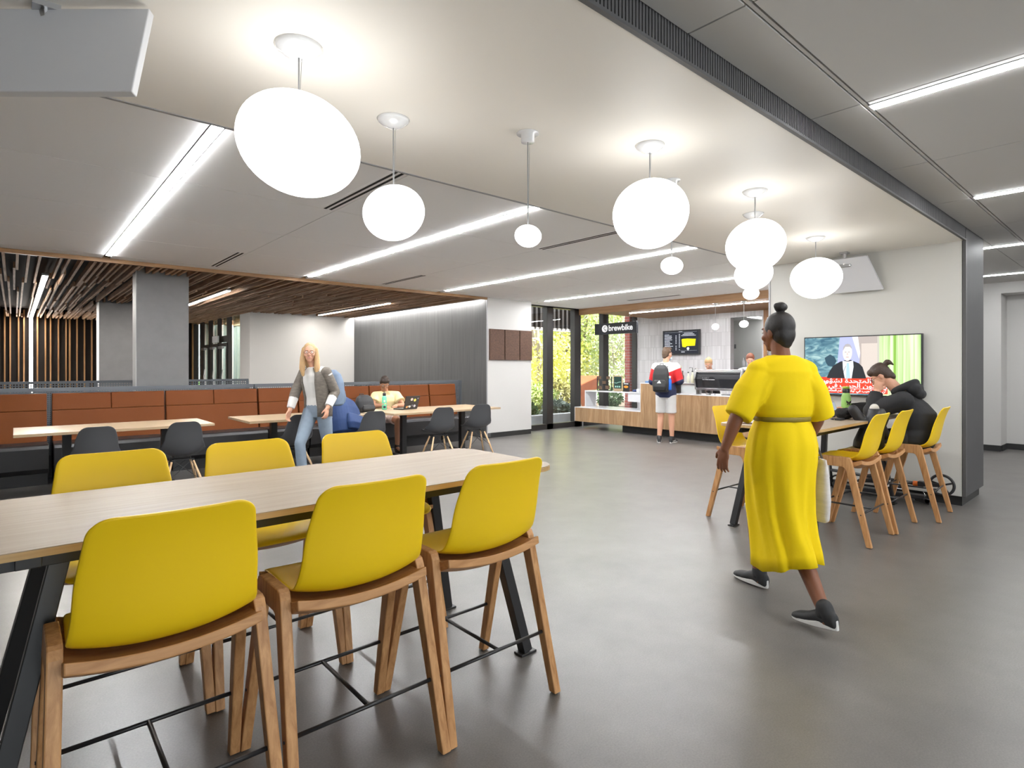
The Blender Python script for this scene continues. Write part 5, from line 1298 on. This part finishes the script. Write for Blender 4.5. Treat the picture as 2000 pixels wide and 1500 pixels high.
# menu screen
t = thing('menu_screen', 'black wall mounted menu screen with a yellow patch in the cafe', 'screen', (12.5, 7.893, 2.028))
MB().box(-.08, -.02, -.515, .515, -.305, .305).build('case', BLKPL, t, bevel=.003); MB().box(-.02, 0, -.2, .2, -.1, .1).build('wall_mount', BLKMET, t)
s_ = MB().box(-.083, -.080, -.485, .485, -.275, .275).build('screen', emis('menu_dark', (.015, .02, .035), .6), t)
yp = MB(); yp.prism([(-.40, -.09), (-.42, .075), (-.20, .09), (-.06, .085), (-.03, .07), (-.05, -.11), (-.14, -.125), (-.17, -.095)], 'x', -.0845, -.0835); yp.build('yellow_patch', emis('menu_yellow', (.75, .68, .0), .95), s_)
ML = emis('menu_text', (.75, .78, .85), .9); rnd = random.Random(4)
for i in range(13):
    z = .20-i*.032; mb = MB(); a = .455; L_ = rnd.uniform(.10, .22)
    while L_ > 0: w3 = rnd.uniform(.015, .04); mb.box(-.0845, -.0835, a-w3, a, z-.006, z+.006); a -= w3+.006; L_ -= w3+.006
    for c_ in (.14, .045):
        if rnd.random() < .85: mb.box(-.0845, -.0835, c_-.03, c_, z-.006, z+.006)
    mb.build('menu_line', ML, s_)
mb = MB()
for z, a, b_ in ((.225, -.10, -.34), (.195, -.06, -.38), (.165, -.02, -.42)): mb.box(-.0845, -.0835, b_, a, z-.005, z+.005)
mb.box(-.0845, -.0835, -.45, .45, .252, .254); mb.box(-.0845, -.0835, -.05, .05, .262, .27); mb.box(-.0845, -.0835, -.45, .0, -.205, -.203); mb.box(-.0845, -.0835, -.12, -.02, -.245, -.23); mb.build('menu_heading', ML, s_)
q = MB(); q.lathe([(.001, 0), (.035, 0), (.035, .002)], seg=20); q.box(-.05, -.03, -.008, .008, 0, .002); q = q.build('round_emblem', ML, s_); q.rotation_euler = (0, -PI/2, 0); q.location = (-.0835, -.21, -.155)
# shelf with white cups in the room behind
t = thing('back_room_shelf', 'grey work surface with white bottles seen through the cafe opening', 'counter', (13.2, 6.35, 0))
MB().box(-.2, .3, -1.2, 1.2, 1.38, 1.42).build('worktop', STEEL, t); MB().box(-.15, .3, -1.18, 1.18, 0, 1.38).build('front', mat('olive_grey', (.20, .19, .15), .6), t)
for i, (y, h_) in enumerate(((6.62, .22), (6.52, .16), (6.42, .12))):
    o = MB().lathe([(.035, 0), (.04, h_*.6), (.02, h_*.8), (.018, h_)], seg=16).build('white_jug', QUARTZ, None, True); o.location = (13.12, y, 1.42)
    tag(o, ['tallest white jug on the back room worktop', 'middle white jug on the back room worktop', 'short white jug on the back room worktop'][i], 'jug', 'white jugs seen through the cafe opening')
o = MB().lathe([(.02, 0), (.02, .10)], seg=12).build('wall_phone', BLKPL); o.location = (12.66, 6.60, 1.85); tag(o, 'small black fixture on the edge of the cafe wall opening', 'fixture')
o = MB().box(12.43, 12.44, 5.72, 5.74, 1.0, 2.5).build('pull_handle', CHROME); tag(o, 'long upright steel pull handle on the dark wooden panel', 'handle')

# ------------------------------------------------------------------ booth table things
t = thing('water_bottle', 'mint green bottle with stickers and black cap on the booth table', 'bottle', (4.46, 8.22, .741))
MB().lathe([(.034, 0), (.038, .006), (.038, .19), (.030, .215), (.022, .225)], seg=24).build('bottle_body', mat('mint_bottle', (.16, .60, .38), .4), t, True)
MB().lathe([(.024, .222), (.026, .225), (.026, .262), (.020, .268)], seg=20).build('cap', BLKPL, t, True)
MB().tube([(0, -.02, .262), (0, -.01, .29), (0, .01, .29), (0, .02, .262)], .004, 8).build('carry_loop', BLKPL, t, True)
for z, a, c_, r_ in ((.045, -2.0, (.02, .03, .05), .020), (.09, -2.6, (.5, .42, .3), .016), (.14, -2.0, (.75, .75, .7), .015), (.10, -1.6, (.7, .5, .2), .012)):
    mb = MB(); mb.lathe([(.0005, 0), (r_, 0), (r_, .002)], seg=14, M=Matrix.Rotation(a, 3, 'Z') @ Matrix.Rotation(PI/2, 3, 'Y')); o = mb.build('sticker', mat('sticker_%d' % int(z*100), c_, .6), t); o.location = (.0375*math.cos(a), .0375*math.sin(a), z)
t = thing('laptop', 'open black laptop covered in stickers on the booth table', 'laptop', (4.80, 8.02, .741), .28)
MB().box(-.16, .16, -.02, .20, 0, .018).build('keyboard_base', BLKPL, t, bevel=.004)
M = Matrix.Translation((0, -.02, .012)) @ Matrix.Rotation(.30, 4, 'X')
ld = MB().box(-.16, .16, -.006, .004, 0, .215, M).build('lid', BLKPL, t, bevel=.003)
for x, z, r_, c_ in ((-.02, .16, .026, (.75, .62, .55)), (.055, .145, .026, (.75, .72, .15)), (-.10, .035, .020, (.7, .35, .12)), (-.035, .04, .020, (.75, .70, .6)), (.02, .055, .018, (.15, .15, .2)), (.075, .045, .024, (.6, .6, .65)), (.12, .17, .012, (.3, .3, .35)), (-.07, .045, .012, (.55, .4, .3))):
    mb = MB(); n_ = 14; mb.prism([(x+r_*math.cos(2*PI*k/n_)*1.05, z+r_*.9*math.sin(2*PI*k/n_)) for k in range(n_)], 'y', -.0085, -.006, M); mb.build('sticker', mat('sticker_c%d' % int(abs(x)*1000+z*10), c_, .6), ld)
backpack('backpack', 'navy blue backpack slumped on the charcoal chair at the middle booth table', (3.52, 7.58, .46), .5, mat('navy_pack', (.010, .035, .12), .7, bump=.3, bscale=18), (.54, .36, .58), False, False, lean=(-.30, .25, 0))
backpack('backpack', 'black backpack with a grey strap standing behind the navy one', (3.98, 7.95, .742), .2, mat('black_nylon', (.018, .018, .019), .6), (.30, .20, .26), False, False)
t = thing('notebook', 'thin tan notebook lying at the end of the middle booth table', 'notebook', (3.98, 7.72, .741), .1)
MB().box(-.10, .10, -.07, .07, 0, .012).build('cover', mat('tan_cover', (.5, .4, .28), .7), t); MB().box(-.095, .097, -.066, .066, .002, .010).build('pages', QUARTZ, t)
# ------------------------------------------------------------------ television table things
t = thing('water_bottle', 'green bottle with a butterfly sticker on the table below the television', 'bottle', (6.62, 2.22, .931))
MB().lathe([(.042, 0), (.046, .01), (.046, .17), (.036, .21), (.032, .225)], seg=24).build('bottle_body', mat('lime_bottle', (.26, .47, .12), .4), t, True)
MB().lathe([(.034, .222), (.036, .228), (.036, .262), (.034, .266)], seg=20).build('cap', BLKPL, t, True); MB().lathe([(.034, .266), (.034, .285), (.028, .29)], seg=20).build('lid_top', mat('lime_lid', (.35, .45, .05), .4), t, True)
mb = MB()
for s1_ in (-1, 1): mb.prism([(0, .125), (s1_*.026, .145), (s1_*.024, .120), (s1_*.012, .112), (s1_*.020, .095), (s1_*.004, .100)] if s1_ > 0 else [(0, .125), (-.004, .100), (-.020, .095), (-.012, .112), (-.024, .120), (-.026, .145)], 'y', -.0475, -.0455)
o = mb.build('butterfly_sticker', mat('sticker_black', (.03, .02, .02), .6), t); o.rotation_euler = (0, 0, -.7)
t = thing('furry_hat', 'black fluffy hat lying on the television table', 'hat', (5.98, 2.02, .931)); mb = MB(); mb.ell((0, 0, .052), (.095, .085, .052), None, 24, 14)
for v in mb.bm.verts: v.co += V((noise.noise(v.co*40), noise.noise(v.co*40+V((5, 0, 0))), noise.noise(v.co*40+V((0, 5, 0)))))*.010
mb.build('hat_body', mat('black_fur', (.012, .011, .011), .95, bump=.8, bscale=90), t, True)
t = thing('pouch', 'cream and lilac cloth pouch on the television table', 'pouch', (6.22, 2.03, .931)); mb = MB(); mb.loft([(V((0, 0, .0)), V((.085, 0, 0)), V((0, .055, 0))), (V((0, 0, .03)), V((.105, 0, 0)), V((0, .065, 0))), (V((.01, 0, .075)), V((.085, 0, 0)), V((0, .045, 0))), (V((.01, 0, .095)), V((.07, 0, 0)), V((0, .010, 0)))], 24)
mb.build('pouch_body', mat('cream_cloth', (.60, .46, .38), .8, bump=.4, bscale=25), t, True); MB().tube([(-.065, 0, .095), (0, 0, .105), (.075, 0, .098)], .006, 8).build('zip', mat('lilac_zip', (.40, .26, .36), .7), t, True)
t = thing('mobile_phone', 'phone propped up between the pouch and the green bottle', 'phone', (6.10, 2.18, .99)); t.rotation_euler = (-.5, 0, -.5)
MB().box(-.075, .075, -.004, .004, 0, .10).build('case', BLKPL, t, bevel=.003); MB().box(-.070, .070, -.0055, -.004, .006, .094).build('screen', emis('phone_screen', (.45, .52, .62), .6), t)
MB().box(-.03, .03, -.002, .05, -.058, .0).build('stand', BLKPL, t)
t = thing('earphone_case', 'small black case and cable by the fluffy hat', 'case', (5.80, 2.0, .931)); MB().box(-.05, .05, -.03, .03, 0, .018).build('case_body', BLKPL, t, bevel=.006); MB().tube([(.05, 0, .006), (.08, .04, .006), (.05, .08, .006), (-.02, .07, .006), (-.06, .03, .006)], .004, 8).build('cable', BLKPL, t, True)
# black jacket hung over the middle stool
t = thing('jacket', 'black jacket draped over the seat and back of the middle stool', 'jacket', (6.0, 1.80, 0)); mb = MB()
mb.loft([(V((.0, .02, .675)), V((.14, 0, 0)), V((0, .13, 0))), (V((0, .02, .74)), V((.15, 0, 0)), V((0, .12, 0))), (V((.02, .0, .85)), V((.13, 0, 0)), V((0, .10, 0))), (V((.04, -.04, .95)), V((.13, 0, 0)), V((0, .09, 0))), (V((.04, -.03, 1.04)), V((.08, 0, 0)), V((0, .06, 0)))], 28)
mb.cap((-.05, .05, .9), (-.10, .12, 1.03), .05, .045); mb.cap((.10, -.02, .9), (.20, -.05, .78), .06, .05)
o = fuse(mb, 'jacket_body', mat('black_puffer', (.014, .014, .017), .5, bump=.5, bscale=12), t, .010, 4)
MB().ell((.02, -.02, 1.035), (.045, .04, .05)).build('lining', mat('cream_cloth2', (.55, .52, .48), .8), t, True)
# white ceramic dish on the near edge of the television table
t = thing('saucer', 'small pale pink saucer at the cafe end of the television table', 'saucer', (4.86, 2.42, .931)); MB().lathe([(.03, 0), (.055, .010), (.058, .012), (.05, .012), (.001, .006)], seg=28).build('dish', mat('pink_ceramic', (.65, .5, .5), .3), t, True)

# ------------------------------------------------------------------ kick scooter lying by the wall
t = thing('kick_scooter', 'black folding kick scooter lying on its side along the wall base', 'scooter', (7.12, 1.50, 0))
BS = mat('scooter_black', (.02, .02, .022), .4)
def wheel(c, r_, nm='wheel'):
    rim = MB(); n_ = 40
    rim.tube([V(c)+V((0, r_*.88*math.cos(2*PI*k/n_), r_*.88*math.sin(2*PI*k/n_))) for k in range(n_)], r_*.12, 10, closed=True)
    o = rim.build(nm, BS, t, True)
    h_ = MB(); h_.lathe([(r_*.16, -.018), (r_*.16, .018)], c, 16, Matrix.Rotation(PI/2, 3, 'Y'))
    for k in range(5):
        a = 2*PI*k/5+.3; h_.bar(V(c), V(c)+V((0, r_*.84*math.cos(a), r_*.84*math.sin(a))), .018, .012, (1, 0, 0))
    h_.build('spoke_hub', BS, o)
    MB().lathe([(.006, -.022), (.006, .022)], c, 10, Matrix.Rotation(PI/2, 3, 'Y')).build('axle', CHROME, o)
wheel((0, 0, .222), .115); wheel((.02, .98, .10), .09)
f = MB(); f.bar((-.028, .0, .222), (-.028, .16, .205), .035, .012, (1, 0, 0)); f.bar((.028, 0, .222), (.028, .16, .205), .035, .012, (1, 0, 0)); f.box(-.034, .034, .15, .20, .18, .235)
f.build('fork', BS, t, bevel=.003)
MB().tube([(0, .20, .205), (0, .245, .205)], .027, 16).build('orange_collar', mat('scooter_orange', (.75, .16, .02), .4), t, True)
p = MB(); p.tube([(0, .245, .205), (0, .60, .215), (.0, 1.05, .235)], .018, 12); p.bar((.0, .30, .19), (.01, .45, .10), .04, .03, (1, 0, 0)); p.build('steering_tube', BS, t, True)
d = MB(); d.bar((.01, .14, .075), (.01, .92, .075), .035, .12, (1, 0, 0)); d.build('deck', BS, t, bevel=.006)
MB().tube([(-.02, .30, .13), (-.02, .88, .135)], .006, 8).build('brake_bar', STEEL, t, True)
b = MB(); b.tube([(0, 1.04, .10), (0, 1.05, .24), (0, 1.06, .36)], .014, 10); b.build('handlebar', BS, t, True)
for z in (.10, .36): MB().tube([(0, 1.055, z-.05), (0, 1.06, z+.05)], .020, 12).build('grip', BLKPL, t, True)
m_ = MB(); m_.bar((-.015, .10, .03), (-.015, .22, .06), .05, .03, (1, 0, 0)); m_.lathe([(.02, -.01), (.02, .01)], (-.02, .12, .04), 12, Matrix.Rotation(PI/2, 3, 'Y')); m_.build('folding_joint', BLKMET, t)
MB().tube([(-.03, .17, .06), (-.04, .13, .10), (-.035, .15, .14)], .004, 6).build('release_lever', CHROME, t, True)
# ------------------------------------------------------------------ outside the cafe glazing
g = MB().box(5, 60, 9.42, 90, -.12, -.02).build('ground_outside', mat('pale_paving', (.42, .40, .37), .8, var=.15, vscale=2)); struct(g)
lw = MB().box(8, 60, 22, 70, -.02, .02).build('lawn', mat('lawn_green', (.16, .30, .05), .9, var=.3, vscale=4)); struct(lw)
pl = MB().box(7.4, 12.9, 9.75, 9.95, -.05, .27).build('planter_wall', mat('planter_concrete', (.36, .37, .38), .8, var=.1, vscale=6)); tag(pl, 'low grey concrete planter wall outside the glazing', 'planter')
bed = MB().box(7.4, 18, 9.95, 13.5, -.02, .14).build('planting_bed', mat('soil_mulch', (.10, .07, .05), .95, var=.4, vscale=20)); bed['kind'] = 'stuff'; tag(bed, 'brown soil bed behind the planter wall', 'soil')
def leafm(nm, c, v=.4):
    m = mat(nm, c, .6, var=v, vscale=3); b = m.node_tree.nodes['Principled BSDF']; b.inputs['Transmission Weight'].default_value = 0
    return m
def leaves(mb, c, rad, n, size, rnd, shell=.55):
    for _ in range(n):
        u = V((rnd.gauss(0, 1), rnd.gauss(0, 1), rnd.gauss(0, 1))).normalized(); q = shell+(1-shell)*rnd.random()
        k = 1+.25*noise.noise(u*2.3+V(c)*.3)
        p = V(c)+V((u.x*rad[0], u.y*rad[1], u.z*rad[2]))*q*k
        a = V((rnd.gauss(0, 1), rnd.gauss(0, 1), rnd.gauss(0, 1))).normalized(); b = a.cross(V((rnd.gauss(0, 1), rnd.gauss(0, 1), rnd.gauss(0, 1)))).normalized(); s = size*rnd.uniform(.6, 1.3)
        mb.face([p-a*s, p+b*s*.45, p+a*s, p-b*s*.45])
def tree(loc, h, cr, n, m, label, seed, size=.13, trunk=.12, nm='tree'):
    rnd = random.Random(seed); t = thing(nm, label, 'tree', loc, 0, 'trees and bushes beyond the glass')
    tm = MB(); pts = [(0, 0, 0), (.05, .03, h*.25), (-.03, .05, h*.5), (.04, 0, h*.75)]
    tm.tube(pts, [trunk, trunk*.8, trunk*.6, trunk*.3], 8)
    cl = []
    for i in range(9):
        a = rnd.uniform(0, 2*PI); z = h*rnd.uniform(.42, .9); r = cr*rnd.uniform(.3, .75); e = V((r*math.cos(a), r*math.sin(a), z)); cl.append(e)
        tm.tube([(0, 0, h*rnd.uniform(.25, .5)), e*.5+V((0, 0, z*.2)), e], [trunk*.4, trunk*.25, .02], 6)
    tm.build('trunk', mat('bark', (.30, .26, .21), .9, var=.3, vscale=10), t, True)
    f = MB()
    for e in cl+[V((0, 0, h*.8))]+[V((cr*.5*math.cos(q_*1.05), cr*.5*math.sin(q_*1.05), h*(.20+.05*(q_ % 3)))) for q_ in range(6)]: leaves(f, e, (cr*.55, cr*.55, cr*.48), n//22, size, rnd, .3)
    f.build('foliage', m, t)
LY, LG, LB, LD = leafm('leaf_yellow', (.56, .56, .13)), leafm('leaf_green', (.38, .47, .14)), leafm('leaf_bamboo', (.38, .44, .25)), leafm('leaf_dark', (.06, .13, .035))
tree((13.9, 14.5, 0), 5.4, 1.7, 6000, LY, 'bright yellow tree beyond the first pane by the white wall', 1, .085)
tree((16.4, 15.6, 0), 5.8, 2.2, 7000, LY, 'bright yellow tree beyond the glass near the middle mullion', 2, .10)
tree((17.6, 15.6, 0), 5.6, 2.0, 7000, LG, 'yellow green tree behind the cafe sign', 3, .09)
tree((16.3, 13.1, 0), 4.8, 1.25, 7500, LB, 'slender pale many leaved tree close to the glass beside the brick', 4, .055, .04)
tree((18.4, 14.4, 0), 5.2, 1.6, 7000, LB, 'airy pale green tree behind the brick pillar', 5, .07, .05)
tree((24.0, 25.0, 0), 8.5, 3.6, 6000, LG, 'tall green tree farther off across the lawn', 6, .2)
tree((29.0, 26.0, 0), 9.0, 4.2, 6000, LY, 'yellow tree farther off across the lawn', 7, .2)
tree((35.0, 30.0, 0), 9.0, 5.0, 5000, LG, 'distant green tree behind the slender pale tree', 8, .25)
def bush(loc, r, n, m, label, seed, size=.06, nm='bush'):
    rnd = random.Random(seed); f = MB(); leaves(f, (0, 0, r[2]*.8), r, n, size, rnd, .5)
    for k in range(5): f.tube([(0, 0, -.02), (rnd.uniform(-.5, .5)*r[0], rnd.uniform(-.5, .5)*r[1], r[2])], .012, 5)
    o = f.build(nm, m); o.location = loc; tag(o, label, 'bush', 'trees and bushes beyond the glass')
bush((11.5, 11.9, .14), (.55, .5, .45), 1500, LG, 'rounded green bush behind the first pane', 11)
bush((12.9, 12.6, .14), (.6, .5, .5), 1500, leafm('leaf_olive', (.20, .19, .05)), 'olive bush behind the second pane', 12)
bush((9.35, 10.3, .14), (.42, .25, .26), 1300, LD, 'dark fern at the window foot beside the white wall', 13, .07, 'fern')
bush((10.55, 10.35, .14), (.50, .25, .24), 1300, leafm('leaf_grey', (.13, .17, .13)), 'grey green fern on the planter edge', 14, .06, 'fern')
bush((14.4, 11.7, .14), (.5, .4, .35), 900, LD, 'low dark bush by the rusty steel wedge', 15)
# rusty steel wedge sign, brick pillar, overhanging striped screen
t = thing('steel_wedge', 'rusty orange steel wedge sculpture outside the cafe glass', 'sculpture', (12.75, 11.3, 0), -.3)
MB().prism([(-.45, 1.16), (.45, 1.16), (.14, .1), (-.02, .1)], 'y', -.08, .08).build('wedge_plate', mat('corten', (.42, .13, .05), .8, var=.2, vscale=8), t)
MB().box(-.1, .2, -.12, .12, 0, .14).build('base', mat('planter_concrete', (.36, .37, .38), .8), t)
def brick():
    m = bpy.data.materials.new('red_brick'); nt, b = nodes(m); N = nt.nodes.new; L = nt.links.new
    tc = N('ShaderNodeTexCoord'); sp = N('ShaderNodeSeparateXYZ'); L(tc.outputs['Object'], sp.inputs[0]); ad = N('ShaderNodeMath'); L(sp.outputs[0], ad.inputs[0]); L(sp.outputs[1], ad.inputs[1])
    cb = N('ShaderNodeCombineXYZ'); L(ad.outputs[0], cb.inputs[0]); L(sp.outputs[2], cb.inputs[1])
    br = N('ShaderNodeTexBrick'); br.inputs['Scale'].default_value = 1; br.inputs['Brick Width'].default_value = .22; br.inputs['Row Height'].default_value = .075; br.inputs['Mortar Size'].default_value = .008
    br.inputs['Color1'].default_value = (.36, .07, .05, 1); br.inputs['Color2'].default_value = (.26, .05, .04, 1); br.inputs['Mortar'].default_value = (.30, .22, .20, 1)
    L(cb.outputs[0], br.inputs['Vector']); L(br.outputs['Color'], b.inputs['Base Color']); b.inputs['Roughness'].default_value = .85
    return m
o = MB().box(12.44, 13.2, 9.46, 9.62, -.05, 3.4).build('brick_pillar', brick()); tag(o, 'red brick pillar outside the glass at the cafe corner', 'pillar')
t = thing('slatted_canopy', 'dark upright slats hanging below the outdoor canopy edge', 'canopy')
MB().box(8.2, 12.4, 11.2, 11.3, 2.42, 2.50).build('canopy_edge', mat('pale_beam', (.45, .42, .38), .6), t)
mb = MB(); x = 8.2
while x < 12.3: mb.box(x, x+.07, 11.15, 11.35, 2.50, 3.9); x += .17
mb.build('canopy_slats', DKFRAME, t); MB().box(8.2, 12.4, 11.4, 11.45, 2.5, 3.9).build('canopy_back', mat('canopy_pink', (.40, .34, .34), .7), t)
t = thing('garden_seat', 'white outdoor chair standing on the sunny terrace', 'chair', (13.6, 14.6, 0), .5)
mb = MB(); mb.box(-.25, .25, -.25, .25, .42, .46); mb.build('seat', QUARTZ, t); MB().box(-.25, .25, .22, .26, .46, .95).build('backrest', QUARTZ, t)
for x in (-.22, .22):
    for y in (-.22, .22): MB().box(x-.02, x+.02, y-.02, y+.02, -.02, .42).build('leg', QUARTZ, t)
# pale building far across the lawn
o = MB().box(20, 60, 62, 66, -.1, 7).build('distant_building', mat('far_building', (.55, .53, .50), .8)); tag(o, 'pale building far across the lawn behind the trees', 'building')
# terrace outside the far entrance
g2 = MB().box(7.3, 7.36, 9.48, 20.6, 0, 3.1).build('wall_lounge_outer', WHITE); struct(g2)
g3 = MB().box(4.5, 7.3, 15.25, 20.5, -.02, .0).build('floor.002', mat('vestibule_floor', (.4, .4, .4), .7)); struct(g3)
# bright vestibule beyond the glass doors, brightened by an added light panel
t = thing('vestibule_fill', 'daylight coloured light panel added to brighten the lobby behind the glass doors', 'ceiling light')
MB().box(5.0, 6.8, 15.9, 20.1, 2.98, 3.0).build('lens', emis('vestibule_fill_lens', (.86, 1, .98), 16.), t)
